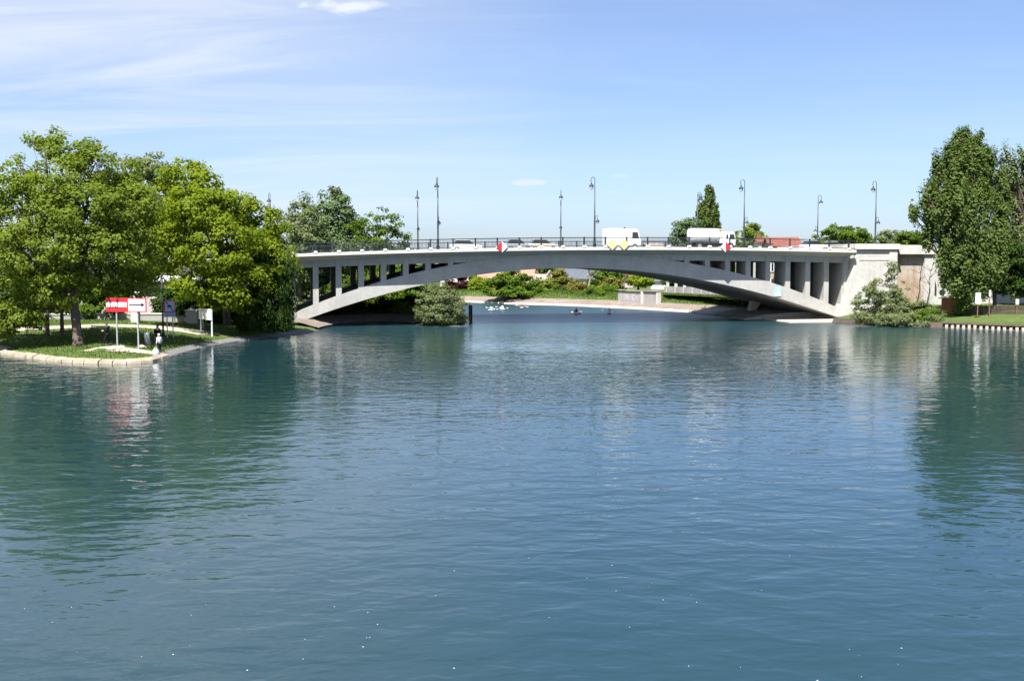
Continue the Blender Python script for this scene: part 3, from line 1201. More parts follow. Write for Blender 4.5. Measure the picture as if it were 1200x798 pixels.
lamp0 = make_lamp()
near_l = [(513.5, 'tall double lantern lamp post on near railing, above left end of the arch', 65),
          (696.5, 'tall double lantern lamp post on near railing just left of the white van', 8),
          (871, 'tall double lantern lamp post on near railing just right of the tank truck', -4),
          (1024.5, 'tall double lantern lamp post on top of the right abutment', 0)]
far_l_ = [(318, 'lamp post on the far side of the bridge, its top just above the left trees', 70),
          (490, 'lamp post on far railing at left, close behind a taller looking one', 75),
          (657, 'lamp post on far railing near the middle of the bridge', 78),
          (816.5, 'lamp post on far railing seen against the pointed poplar', 172),
          (957, 'lamp post on far railing in front of the round tree at right', 180)]
first = True
for px, lab, rot in near_l + far_l_:
    nearside = (px, lab, rot) in near_l
    onblock = nearside and px > 1000
    v = 0.5 if onblock else (-OV + 0.75 if nearside else BW + OV - 0.75)
    s_ = fac_s(px, v)
    o = lamp0 if first else copy_tree(lamp0)
    first = False
    z = zd(s_) + 0.30 if not onblock else ztopR - 0.35
    o.location = bw(s_, v, z)
    o.rotation_euler = (0, 0, ALPHA + R(rot))
    tag(o, lab, 'street lamp', 'lamp posts along the bridge')

# ------------------------------------------------------------------ navigation signs hung on the bridge
def diamond(name, px, py, r, kind, label):
    v = -OV - 0.10
    s_, z = fac_pt(px, py, v)
    root = empty(name, bw(s_, v, z - r), ALPHA, label, 'sign')
    t = 0.03

    def poly(pts, nm, m_, y0=-t, y1=t):
        b = MB()
        b.prism_xz(pts, y0, y1)
        return fix_normals(b.build(nm, m_, root))
    if kind == 'yellow':
        poly([(0, 0), (r, r), (0, 2 * r), (-r, r)], 'plate', M['yellow'])
    else:
        a, b_ = (M['red'], M['signwhite']) if kind == 'rw' else (M['signwhite'], M['red'])
        poly([(-0.002, 0), (-0.002, 2 * r), (-r, r)], 'left_half', a)
        poly([(0.002, 0), (r, r), (0.002, 2 * r)], 'right_half', b_)
    b = MB()
    b.bounds(-0.03, 0.03, t, 0.10 + 0.0, r * 0.3, r * 1.9)
    b.build('bracket', M['steel'], root)
    return root


diamond('navigation_sign', 588.3, 289.3, 0.62, 'rw', 'red and white diamond sign hung on the railing, red half on the left')
diamond('navigation_sign', 717.5, 286.6, 0.66, 'yellow', 'left one of the two pale yellow diamond signs under the white van')
diamond('navigation_sign', 731.4, 286.6, 0.66, 'yellow', 'right one of the two pale yellow diamond signs under the white van')
diamond('navigation_sign', 850.3, 289.3, 0.62, 'wr', 'white and red diamond sign below the tank truck cab, red half on right')
v = -0.06
s_, z = fac_pt(911.5, 342, v)
root = empty('pale_blue_sign', bw(s_, v, z - 0.55), ALPHA, 'square pale blue sign plate on the right haunch of the arch', 'sign')
mb = MB()
mb.bounds(-0.42, 0.42, -0.03, 0.03, 0, 1.1)
mb.build('plate', M['signblue'], root)
mb = MB()
mb.prism_xz([(-0.36, 0.12), (-0.30, 0.42), (-0.14, 0.50), (0.0, 0.78), (0.16, 0.66), (0.22, 0.40), (0.36, 0.30), (0.36, 0.12)], -0.036, -0.031)
fix_normals(mb.build('emblem', M['signwhite'], root))

# ------------------------------------------------------------------ vehicles on the deck
def wheel(parent, x, y, r, w=0.22):
    mb = MB()
    n = 14
    vv, ff = [], []
    for yy, rr in ((-w / 2, r * 0.6), (-w / 2, r * 0.95), (-w / 2 * 0.8, r), (w / 2 * 0.8, r), (w / 2, r * 0.95), (w / 2, r * 0.6)):
        for k in range(n):
            a = 2 * math.pi * k / n
            vv.append((x + rr * math.cos(a), y + yy, r + rr * math.sin(a)))
    for i in range(5):
        for k in range(n):
            ff.append((i * n + k, i * n + (k + 1) % n, (i + 1) * n + (k + 1) % n, (i + 1) * n + k))
    mb.add(vv, ff)
    t = fix_normals(mb.build('wheel', M['rubber'], parent, smooth=True))
    mb = MB()
    vv, ff = [], []
    for yy in (-w / 2 + 0.02, w / 2 - 0.02):
        b0 = len(vv)
        for k in range(n):
            a = 2 * math.pi * k / n
            vv.append((x + r * 0.61 * math.cos(a), y + yy, r + r * 0.61 * math.sin(a)))
        ff.append(tuple(range(b0, b0 + n)))
    mb.add(vv, ff)
    mb.build('rim', M['steel'], t)
    return t


def vehicle_at(name, px, v, label, cat):
    s_ = fac_s(px, v)
    return empty(name, bw(s_, v, zd(s_) + 0.162), ALPHA, label, cat)


# white panel van, cab to the right
van = vehicle_at('delivery_van', 728, 5.0, 'white box van with cab to the right driving over the bridge crown', 'van')
mb = MB()
mb.prism_xz([(-2.15, 0.35), (2.15, 0.35), (2.2, 0.95), (2.05, 1.35), (1.80, 2.28), (1.55, 2.42), (-2.0, 2.46), (-2.15, 2.36)], -0.95, 0.95)
fix_normals(mb.build('body', M['white'], van, bevel=0.06))
for y in (-0.96, 0.96):
    mb = MB()
    mb.prism_xz([(1.05, 1.30), (1.93, 1.30), (1.74, 2.05), (1.05, 2.05)], y - 0.012, y + 0.012)
    fix_normals(mb.build('side_window', M['dark_glass'], van))
mb = MB()
mb.add([(2.075, -0.8, 1.36), (2.075, 0.8, 1.36), (1.84, 0.78, 2.24), (1.84, -0.78, 2.24)], [(0, 1, 2, 3)])
mb.build('windscreen', M['dark_glass'], van)
mb = MB()
mb.bounds(-1.6, 0.1, -0.7, 0.7, 2.47, 2.53)
mb.build('roof_rack', M['steel'], van)
mb = MB()
mb.lathe([(0.10, 0.0), (0.10, 0.2), (0.06, 0.24)], 8, (0.35, 0, 2.43))
mb.build('roof_beacon', M['black'], van)
for x in (-1.35, 1.4):
    for y in (-0.86, 0.86):
        wheel(van, x, y, 0.34)
for y in (-0.7, 0.7):
    mb = MB()
    mb.box((2.19, y, 0.85), (0.06, 0.3, 0.16))
    mb.build('headlight', M['glass'], van)

# white tank truck
tk = vehicle_at('tank_truck', 833, 6.0, 'white tank truck with rounded tank and small cab, facing right', 'truck')
mb = MB()
mb.bounds(-2.85, 2.7, -0.45, 0.45, 0.55, 0.78)
mb.build('chassis', M['iron'], tk)
mb = MB()
prof = []
for x, k in ((-2.9, 0.80), (-2.8, 0.95), (-2.62, 1.0), (0.5, 1.0), (0.66, 0.95), (0.74, 0.80)):
    prof.append((x, k))
vv, ff = [], []
n = 24
for x, k in prof:
    for i in range(n):
        a = 2 * math.pi * i / n
        cy_, cz_ = math.cos(a), math.sin(a)
        e = 0.62
        vv.append((x, math.copysign(abs(cy_) ** e, cy_) * 1.08 * k, 1.78 + math.copysign(abs(cz_) ** e, cz_) * 0.86 * k))
for i in range(len(prof) - 1):
    for k in range(n):
        ff.append((i * n + k, i * n + (k + 1) % n, (i + 1) * n + (k + 1) % n, (i + 1) * n + k))
ff += [tuple(range(n - 1, -1, -1)), tuple((len(prof) - 1) * n + k for k in range(n))]
mb.add(vv, ff)
fix_normals(mb.build('tank', M['white'], tk, smooth=True))
mb = MB()
mb.bounds(0.78, 1.35, -0.85, 0.85, 0.8, 1.35)
mb.build('pump_box', M['white'], tk, bevel=0.03)
mb = MB()
mb.prism_xz([(1.42, 0.5), (2.78, 0.5), (2.82, 1.2), (2.68, 2.05), (2.5, 2.16), (1.42, 2.2)], -1.0, 1.0)
fix_normals(mb.build('cab', M['white'], tk, bevel=0.05))
for y in (-1.008, 1.008):
    mb = MB()
    mb.prism_xz([(1.98, 1.3), (2.70, 1.3), (2.60, 1.92), (1.98, 1.92)], y - 0.01, y + 0.01)
    fix_normals(mb.build('side_window', M['dark_glass'], tk))
    mb = MB()
    mb.bounds(1.55, 1.82, y - 0.01, y + 0.01, 1.35, 1.88)
    mb.build('rear_quarter_window', M['dark_glass'], tk)
mb = MB()
mb.add([(2.815, -0.85, 1.25), (2.815, 0.85, 1.25), (2.70, 0.82, 2.0), (2.70, -0.82, 2.0)], [(0, 1, 2, 3)])
mb.build('windscreen', M['dark_glass'], tk)
mb = MB()
mb.bounds(0.72, 1.1, -0.5, 0.5, 2.45, 2.58)
mb.tube([(1.05, -0.4, 2.5), (1.05, -0.4, 1.3)], 0.05, 6)
mb.tube([(0.95, 0.3, 2.5), (0.95, 0.3, 1.3)], 0.05, 6)
mb.build('filler_pipes', M['orange'], tk)
for x in (-1.9, 2.1):
    for y in (-0.92, 0.92):
        wheel(tk, x, y, 0.45, 0.28)


def car(px, v, paint, label, ln=4.0):
    r_ = vehicle_at('car', px, v, label, 'car')
    h = ln / 2
    b = MB()
    b.prism_xz([(-h, 0.32), (h, 0.32), (h, 0.68), (h - 0.95, 0.88), (-h + 0.15, 0.90), (-h, 0.72)], -0.82, 0.82)
    fix_normals(b.build('body', paint, r_, bevel=0.06))
    b = MB()
    b.prism_xz([(-h + 0.25, 0.89), (h - 1.0, 0.88), (h - 1.65, 1.40), (-h + 0.75, 1.42)], -0.72, 0.72)
    fix_normals(b.build('cabin', M['dark_glass'], r_, bevel=0.05))
    b = MB()
    b.prism_xz([(h - 1.70, 1.395), (h - 1.8, 1.45), (-h + 0.85, 1.46), (-h + 0.7, 1.40)], -0.70, 0.70)
    fix_normals(b.build('roof', paint, r_))
    for x in (-h + 0.75, h - 0.75):
        for y in (-0.74, 0.74):
            wheel(r_, x, y, 0.30, 0.18)
    return r_


M['carwhite'] = mat('car_white', (0.78, 0.78, 0.77), 0.25, 0.5)
M['carsilver'] = mat('car_silver', (0.42, 0.43, 0.44), 0.3, 0.5, 0.4)
M['carbeige'] = mat('car_beige', (0.55, 0.48, 0.40), 0.3, 0.5)
car(546, 14.5, M['carwhite'], 'white car on the bridge left of the red and white diamond sign')
car(607, 15.0, M['carsilver'], 'silver car on the bridge just right of the red and white diamond sign', 3.7)
car(636, 16.0, M['carbeige'], 'beige car on the bridge left of the middle lamp posts', 3.9)
car(954, 6.0, M['carwhite'], 'white car behind the railing near the right abutment', 3.6)
car(977, 10.5, M['carbeige'], 'beige car closest to the right abutment', 3.6)

# ------------------------------------------------------------------ signs, benches and things on the left bank
def post_px(px, pyb):
    return on_lawn(px, pyb)


pl = on_lawn(137, 406)
pr = at(161.6, 400, pl.y - 0.55)
pr.z = lawn_z(pr.x, pr.y)
dv_ = (pr - pl).xy.normalized()
ang = math.atan2(dv_.y, dv_.x)
sign = empty('channel_sign', pl, ang, 'wide red and white river board with black arrow on two posts', 'sign')
kk = pl.y / F
zb = at(137, 365.5, pl.y).z - pl.z
zt = at(137, 349.0, pl.y).z - pl.z
span = (pr - pl).xy.length


def loc_x(px):
    """board coordinate where the photo column px meets the sign's plane"""
    d = ray(px, 360)
    nrm = Vector((-dv_.y, dv_.x, 0))
    t = (pl - Vector((0, 0, CAMH))).dot(nrm) / d.dot(nrm)
    p = Vector((0, 0, CAMH)) + d * t
    return (p - pl).xy.dot(dv_)


x0, x1, x2 = loc_x(124.6), loc_x(149.6), loc_x(171.4)
hh = zt - zb
mb = MB()
mb.bounds(x0, x1 - 0.01, -0.03, 0.03, zb, zt)
board = mb.build('red_board', M['red'], sign)
mb = MB()
mb.bounds(x0 + 0.02, x1 - 0.06, -0.036, -0.031, zb + hh * 0.36, zb + hh * 0.68)
mb.build('white_band', M['signwhite'], board)
mb = MB()
mb.bounds(x1 + 0.01, x2, -0.03, 0.03, zb + 0.02, zt)
ab = mb.build('arrow_board', M['red'], sign)
mb = MB()
mb.bounds(x1 + 0.07, x2 - 0.07, -0.036, -0.031, zb + 0.10, zt - 0.09)
mb.build('white_field', M['signwhite'], ab)
zm = zb + hh * 0.52
mb = MB()
mb.bounds(x1 + 0.14, x2 - 0.30, -0.041, -0.0375, zm - 0.05, zm + 0.05)
mb.prism_xz([(x2 - 0.42, zm - 0.19), (x2 - 0.11, zm), (x2 - 0.42, zm + 0.19)], -0.041, -0.0375)
fix_normals(mb.build('arrow', M['black'], ab))
for x, g in ((0.0, 0.0), (span, pr.z - pl.z)):
    mb = MB()
    mb.bounds(x - 0.045, x + 0.045, 0.032, 0.12, g - 0.3, zt - 0.1)
    mb.build('post', M['steel'], sign)

# no-anchoring style sign
pa = on_lawn(199.5, 396.5)
ns = empty('prohibition_sign', pa, R(28), 'square red bordered sign with crossed black symbol on two posts', 'sign')
k = pa.y / F
zb, zt = at(199, 366, pa.y).z - pa.z, at(199, 352, pa.y).z - pa.z
w = 6.3 * k * 1.05
mb = MB()
mb.bounds(-w, w, -0.03, 0.03, zb, zt)
bd = mb.build('board', M['red'], ns)
mb = MB()
mb.bounds(-w + 0.09, w - 0.09, -0.036, -0.031, zb + 0.08, zt - 0.08)
mb.build('field', mat('faded_sign_field', (0.36, 0.42, 0.52), 0.5, 0.4), bd)
mb = MB()
c0, c1 = zb + 0.1, zt - 0.1
mb.prism_xz([(-w + 0.10, c1), (-w + 0.20, c1), (w - 0.10, c0), (w - 0.20, c0)], -0.041, -0.0375)
fix_normals(mb.build('slash', M['black'], bd))
zm = (zb + zt) / 2
mb = MB()
mb.bounds(-0.24, 0.24, -0.046, -0.042, zm - 0.03, zm + 0.03)
mb.prism_xz([(-0.22, zm - 0.02), (-0.12, zm - 0.16), (0.10, zm + 0.12), (0.02, zm + 0.12)], -0.0465, -0.0461)
fix_normals(mb.build('symbol', M['black'], bd))
mb = MB()
zb2 = at(199, 371.5, pa.y).z - pa.z
mb.bounds(-w, w, -0.03, 0.03, zb2, zb - 0.01)
mb.build('lower_plate', M['greyblue'], ns)
for x in (-0.22, 0.26):
    mb = MB()
    mb.bounds(x - 0.045, x + 0.045, 0.032, 0.11, -0.3, zt - 0.05)
    mb.build('post', M['steel'], ns)

# white notice board
pb = on_lawn(247.6, 396)
pb2 = on_lawn(234.6, 391)
dvb = (pb - pb2).xy.normalized()
nb = empty('notice_board', pb2, math.atan2(dvb.y, dvb.x), 'white notice board with faint orange print on two pale posts', 'sign')
k = pb2.y / F
zb, zt = at(240, 374, pb2.y).z - pb2.z, at(240, 361.3, pb2.y).z - pb2.z
wsp = (pb - pb2).xy.length
mb = MB()
mb.bounds(-0.15, wsp + 0.08, -0.03, 0.03, zb, zt)
bd = mb.build('board', M['signwhite'], nb)
mb = MB()
for i in range(5):
    mb.bounds(0.25 + i * 0.16, 0.36 + i * 0.16, -0.0345, -0.031, zb + 0.14 + 0.10 * (i % 2), zb + 0.30 + 0.06 * (i % 3))
mb.build('print', M['orange'], bd)
mb = MB()
for i in range(3):
    mb.bounds(0.25, 1.0 - 0.12 * i, -0.0345, -0.031, zt - 0.18 - i * 0.09, zt - 0.15 - i * 0.09)
mb.build('print', M['greyblue'], bd)
for x, g in ((0.0, 0.0), (wsp, pb.z - pb2.z)):
    mb = MB()
    mb.bounds(x - 0.05, x + 0.05, 0.032, 0.12, g - 0.3, zt - 0.02)
    mb.build('post', M['signwhite'], nb)

# thin poles
p = on_lawn(191.3, 394)
mb = MB()
mb.tube([(0, 0, -0.2), (0, 0, 2.6), (0, 0, 5.4)], [0.09, 0.075, 0.06], 8)
mb.lathe([(0.16, 0.0), (0.15, 0.3), (0.10, 0.36)], 8)
o = mb.build('thin_dark_pole', M['iron'], smooth=True)
o.location = p
tag(o, 'thin dark pole standing left of the prohibition sign', 'pole')
p = on_lawn(234.0, 389.5) + Vector((0, 1.2, 0))
mb = MB()
mb.tube([(0, 0, -0.2), (0, 0, 1.3), (0, 0, 2.75)], [0.05, 0.045, 0.04], 8)
mb.lathe([(0.055, 2.74), (0.03, 2.80)], 8)
o = mb.build('grey_pole', M['steel'], smooth=True)
o.location = p
tag(o, 'thin grey pole rising behind the white notice board', 'pole')

# bollard
p = on_lawn(173.5, 404.5)
mb = MB()
mb.lathe([(0.22, -0.2), (0.215, 0.9), (0.19, 1.0), (0.10, 1.05)], 14)
o = fix_normals(mb.build('mooring_bollard', M['fascia'], smooth=True))
o.location = p
o.rotation_euler = (0, R(-6), 0)
tag(o, 'pale stone bollard leaning slightly beside the seated person', 'bollard')


# benches
def bench(px, py, rz, label):
    r_ = empty('park_bench', on_lawn(px, py), rz, label, 'bench', 'park benches under the trees')
    for i in range(4):
        b = MB()
        b.bounds(-0.85, 0.85, -0.22 + i * 0.12, -0.13 + i * 0.12, 0.43, 0.47)
        b.build('seat_slat', M['greenpaint'], r_)
    for i in range(3):
        b = MB()
        b.bounds(-0.85, 0.85, 0.24 + i * 0.025, 0.27 + i * 0.025, 0.52 + i * 0.13, 0.61 + i * 0.13)
        b.build('back_slat', M['greenpaint'], r_)
    for x in (-0.72, 0.72):
        b = MB()
        b.bounds(x - 0.03, x + 0.03, -0.2, -0.14, -0.05, 0.43)
        b.build('leg', M['iron'], r_)
        b = MB()
        b.tube([(x, 0.16, -0.05), (x, 0.22, 0.45), (x, 0.34, 0.9)], 0.03, 6)
        b.build('leg', M['iron'], r_)
    return r_


M['greenpaint'] = varied('worn_green_paint', (0.06, 0.10, 0.07), (0.09, 0.13, 0.09), 3.0)
bench(42, 396.5, R(8), 'green slatted park bench at far left under the low boughs')
bench(116, 394, R(-4), 'green slatted park bench just left of the walking person')

# boulders by the sign foot
rr = np.random.default_rng(12)
for i, (px, py, sx, sz, lab) in enumerate(((133, 409.5, 0.55, 0.26, 'flat brown boulder at the left of the heap by the sign posts'),
                                           (141, 410.5, 0.50, 0.36, 'biggest brown boulder of the heap by the sign posts'),
                                           (147, 411.5, 0.34, 0.25, 'small boulder at the right of the heap by the sign posts'),
                                           (166, 407.5, 0.35, 0.22, 'low pale stone lying left of the bollard foot'))):
    p = on_lawn(px, py)
    b = MB()
    rings = [(0.75, -0.2), (1.0, 0.15), (0.9, 0.55), (0.55, 0.9), (0.15, 1.0)]
    vv, ff = [], []
    n = 9
    for r_, z in rings:
        for k in range(n):
            a = 2 * math.pi * k / n
            q = r_ * (0.8 + 0.4 * rr.random())
            vv.append((q * sx * math.cos(a), q * sx * 0.7 * math.sin(a), z * sz * (0.85 + 0.3 * rr.random())))
    for a in range(4):
        for k in range(n):
            ff.append((a * n + k, a * n + (k + 1) % n, (a + 1) * n + (k + 1) % n, (a + 1) * n + k))
    ff.append(tuple(4 * n + k for k in range(n)))
    b.add(vv, ff)
    o = b.build('boulder', M['rock'])
    o.location = p
    tag(o, lab, 'rock', 'stones near the sign posts')


# ------------------------------------------------------------------ people
def skin_mesh(name, verts, edges, radii, root_i, matl, parent, sub=1):
    me = bpy.data.meshes.new(name)
    me.from_pydata([tuple(v_) for v_ in verts], edges, [])
    me.materials.append(matl)
    o = bpy.data.objects.new(name, me)
    col.objects.link(o)
    o.parent = parent
    sk = o.modifiers.new('skin', 'SKIN')
    sk.use_smooth_shade = True
    layer = me.skin_vertices[0] if me.skin_vertices else None
    if layer is None:
        bpy.context.view_layer.objects.active = o
        bm_ = __import__('bmesh').new()
        bm_.from_mesh(me)
        bm_.verts.layers.skin.verify()
        bm_.to_mesh(me)
        bm_.free()
        layer = me.skin_vertices[0]
    for i, r_ in enumerate(radii):
        layer.data[i].radius = (r_, r_) if isinstance(r_, (int, float)) else r_
        layer.data[i].use_root = (i == root_i)
    ss_ = o.modifiers.new('sub', 'SUBSURF')
    ss_.levels = sub
    ss_.render_levels = sub
    return o


def person(loc, rz, label, top, legs_m, hair_m, pose, height=1.7, long_hair=False):
    """pose: dict of joint positions for a 1.7 m figure facing +x"""
    root = empty('person', loc, rz, label, 'person')
    root.scale = (height / 1.7,) * 3
    J = {k: Vector(v_) for k, v_ in pose.items()}
    names, V, Rd, Ed = {}, [], [], []

    def jv(n, r_):
        names[n] = len(V)
        V.append(J[n])
        Rd.append(r_)
        return names[n]

    def e(a, b):
        Ed.append((names[a], names[b]))
    jv('pelvis', (0.13, 0.11))
    jv('chest', (0.15, 0.11))
    jv('neck', 0.055)
    jv('headb', (0.075, 0.085))
    jv('head', (0.08, 0.095))
    jv('crown', 0.055)
    e('pelvis', 'chest'); e('chest', 'neck'); e('neck', 'headb'); e('headb', 'head'); e('head', 'crown')
    for s_ in 'lr':
        jv('sh' + s_, 0.062); jv('el' + s_, 0.045); jv('wr' + s_, 0.03); jv('pa' + s_, (0.04, 0.02))
        e('chest', 'sh' + s_); e('sh' + s_, 'el' + s_); e('el' + s_, 'wr' + s_); e('wr' + s_, 'pa' + s_)
        jv('hip' + s_, 0.088); jv('kn' + s_, 0.058); jv('an' + s_, 0.04); jv('to' + s_, (0.042, 0.03))
        e('pelvis', 'hip' + s_); e('hip' + s_, 'kn' + s_); e('kn' + s_, 'an' + s_); e('an' + s_, 'to' + s_)
    # fingers
    for s_ in 'lr':
        w_, p_ = J['wr' + s_], J['pa' + s_]
        d = (p_ - w_).normalized()
        side = d.cross(Vector((0, 1, 0.2))).normalized()
        for q, (off, ln) in enumerate(((-0.028, 0.06), (-0.01, 0.075), (0.01, 0.07), (0.028, 0.055))):
            a = p_ + d * 0.02 + side * off
            b = a + d * ln + Vector((0.012, 0, 0))
            V.extend([a, b]); Rd.extend([0.010, 0.008])
            Ed.append((names['pa' + s_], len(V) - 2)); Ed.append((len(V) - 2, len(V) - 1))
        a = w_.lerp(p_, 0.5) + side * -0.035
        b = a + d * 0.05 + side * -0.025
        V.extend([a, b]); Rd.extend([0.011, 0.009])
        Ed.append((names['wr' + s_], len(V) - 2)); Ed.append((len(V) - 2, len(V) - 1))
    body = skin_mesh('body', V, Ed, Rd, 0, M['skin'], root)
    g = 1.22
    tv = ['pelvis', 'chest', 'neck', 'shl', 'ell', 'wrl', 'shr', 'elr', 'wrr']
    ti = {n: i for i, n in enumerate(tv)}
    tr = [(0.17, 0.145), (0.18, 0.145), 0.075, 0.085, 0.066, 0.05, 0.085, 0.066, 0.05]
    jp = [J[n].copy() for n in tv]
    jp[0].z -= 0.07
    skin_mesh('jacket', jp, [(ti[a], ti[b]) for a, b in (('pelvis', 'chest'), ('chest', 'neck'), ('chest', 'shl'), ('shl', 'ell'), ('ell', 'wrl'), ('chest', 'shr'), ('shr', 'elr'), ('elr', 'wrr'))], tr, 0, top, root)
    lv = ['pelvis', 'hipl', 'knl', 'anl', 'hipr', 'knr', 'anr']
    li = {n: i for i, n in enumerate(lv)}
    lp = [J[n].copy() for n in lv]
    lp[0].z += 0.04
    skin_mesh('trousers', lp, [(li[a], li[b]) for a, b in (('pelvis', 'hipl'), ('hipl', 'knl'), ('knl', 'anl'), ('pelvis', 'hipr'), ('hipr', 'knr'), ('knr', 'anr'))],
              [(0.155, 0.13), 0.115, 0.08, 0.062, 0.115, 0.08, 0.062], 0, legs_m, root)
    hd = J['head']
    b = MB()
    vv, ff = [], []
    n = 12
    for i in range(6):
        ph = math.pi / 2 * i / 5 * 1.25
        for k in range(n):
            a = 2 * math.pi * k / n
            front = math.cos(a) > 0.35
            zz_ = math.cos(ph) * 0.125 + 0.03
            if front and i > 2:
                zz_ = max(zz_, 0.085)
            elif long_hair and i == 5:
                zz_ = -0.26
            vv.append((hd.x + math.sin(ph) * 0.118 * math.cos(a) - 0.012, hd.y + math.sin(ph) * 0.098 * math.sin(a), hd.z + zz_))
    for i in range(5):
        for k in range(n):
            ff.append((i * n + k, i * n + (k + 1) % n, (i + 1) * n + (k + 1) % n, (i + 1) * n + k))
    b.add(vv, ff)
    b.build('hair', hair_m, root, smooth=True)
    b = MB()
    b.tube([(hd.x + 0.085, hd.y, hd.z + 0.01), (hd.x + 0.122, hd.y, hd.z - 0.03), (hd.x + 0.095, hd.y, hd.z - 0.045)], [0.008, 0.017, 0.012], 6)
    b.build('nose', M['skin'], root, smooth=True)
    for s_ in (-1, 1):
        b = MB()
        b.lathe([(0.004, -0.008), (0.012, -0.004), (0.012, 0.004), (0.004, 0.008)], 6, (hd.x + 0.092, hd.y + s_ * 0.033, hd.z + 0.008))
        b.build('eye', M['black'], root)
        b = MB()
        b.box((hd.x - 0.005, hd.y + s_ * 0.093, hd.z - 0.01), (0.04, 0.018, 0.06))
        b.build('ear', M['skin'], root, bevel=0.006)
        sh = J['anl'] if s_ > 0 else J['anr']
        to = J['tol'] if s_ > 0 else J['tor']
        b = MB()
        b.tube([sh + Vector((-0.05, 0, -0.045)), sh.lerp(to, 0.5) + Vector((0, 0, -0.01)), to + Vector((0.05, 0, 0))], [0.05, 0.055, 0.04], 8)
        b.build('shoe', M['black'], root, smooth=True)
    b = MB()
    b.box((hd.x + 0.088, hd.y, hd.z - 0.075), (0.012, 0.045, 0.01))
    b.build('mouth', M['red'], root)
    return root


walk = dict(pelvis=(0, 0, 0.92), chest=(0.03, 0, 1.27), neck=(0.04, 0, 1.46), headb=(0.06, 0, 1.53), head=(0.07, 0, 1.60), crown=(0.06, 0, 1.67),
            shl=(0.03, 0.19, 1.38), ell=(0.02, 0.25, 1.10), wrl=(0.24, 0.17, 1.14), pal=(0.32, 0.14, 1.16),
            shr=(0.03, -0.19, 1.38), elr=(0.0, -0.25, 1.10), wrr=(0.22, -0.17, 1.12), par=(0.30, -0.14, 1.14),
            hipl=(0, 0.1, 0.86), knl=(0.18, 0.1, 0.50), anl=(0.24, 0.1, 0.09), tol=(0.38, 0.1, 0.05),
            hipr=(0, -0.1, 0.86), knr=(-0.04, -0.1, 0.48), anr=(-0.26, -0.1, 0.13), tor=(-0.15, -0.1, 0.04))
stand = dict(walk, knl=(0.03, 0.1, 0.49), anl=(0.0, 0.11, 0.09), tol=(0.14, 0.12, 0.04), knr=(0.02, -0.1, 0.49), anr=(-0.02, -0.11, 0.09), tor=(0.12, -0.12, 0.04),
             ell=(-0.02, 0.27, 1.12), wrl=(0.08, 0.27, 0.86), pal=(0.11, 0.26, 0.78), elr=(-0.02, -0.27, 1.12), wrr=(0.08, -0.27, 0.86), par=(0.11, -0.26, 0.78))
sit = dict(pelvis=(0, 0, 0.50), chest=(0.05, 0, 0.86), neck=(0.08, 0, 1.06), headb=(0.11, 0, 1.13), head=(0.12, 0, 1.20), crown=(0.11, 0, 1.27),
           shl=(0.06, 0.19, 0.97), ell=(0.10, 0.25, 0.70), wrl=(0.32, 0.15, 0.62), pal=(0.40, 0.11, 0.61),
           shr=(0.06, -0.19, 0.97), elr=(0.10, -0.25, 0.70), wrr=(0.32, -0.15, 0.62), par=(0.40, -0.11, 0.61),
           hipl=(0.04, 0.1, 0.49), knl=(0.45, 0.12, 0.50), anl=(0.42, 0.12, 0.09), tol=(0.56, 0.13, 0.04),
           hipr=(0.04, -0.1, 0.49), knr=(0.45, -0.12, 0.50), anr=(0.46, -0.12, 0.09), tor=(0.60, -0.13, 0.04))
person(on_lawn(126, 405), R(188), 'person in black walking left across the shaded lawn', M['blackcloth'], M['blackcloth'], M['hair'], walk, 1.68)
ps = on_lawn(184.5, 399.5)
person(ps, R(-60), 'person in dark clothes with long brown hair sitting behind the bollard', M['blackcloth'], M['navycloth'], M['hair'], sit, 1.7, True)
p3 = on_lawn(187, 413.5)
person(p3, R(150), 'person in white top and dark trousers standing at the water edge', M['whitecloth'], M['navycloth'], M['whitecloth'], stand, 1.42)
# block the second person sits on
mb = MB()
mb.box((0, 0, 0.19), (0.6, 0.45, 0.42), taper=0.94)
o = mb.build('stone_block', M['rock'], bevel=0.03)
o.location = ps + Vector((-0.02, 0.04, 0))
o.rotation_euler = (0, 0, R(-60))
tag(o, 'low stone block used as a seat behind the bollard', 'stone')
# white bag
p = on_lawn(182, 417)
bag = empty('white_bag', p + Vector((0, 0.1, 0)), R(20), 'bulging white bag on the grass at the feet of the standing person', 'bag')
mb = MB()
mb.lathe([(0.20, 0.0), (0.25, 0.08), (0.25, 0.28), (0.19, 0.42), (0.10, 0.50)], 10)
fix_normals(mb.build('sack', M['whitecloth'], bag, smooth=True))
mb = MB()
mb.tube([(-0.08, 0, 0.46), (-0.07, 0, 0.60), (0.0, 0, 0.66), (0.07, 0, 0.60), (0.08, 0, 0.46)], 0.018, 6)
mb.build('handle', M['whitecloth'], bag, smooth=True)

# ------------------------------------------------------------------ gate pillars, wall and pavilion behind the park
def pillar(px, pyb, w_, h_, label):
    p_ = on_lawn(px, pyb)
    r_ = empty('gate_pillar', p_, R(6), label, 'pillar', 'pale pillars behind the path')
    b = MB()
    b.box((0, 0, h_ / 2 - 0.1), (w_, w_, h_ + 0.2))
    b.build('shaft', M['abutment'], r_, bevel=0.03)
    b = MB()
    b.box((0, 0, h_ + 0.06), (w_ + 0.2, w_ + 0.2, 0.12))
    b.build('cap', M['fascia'], r_, bevel=0.02)


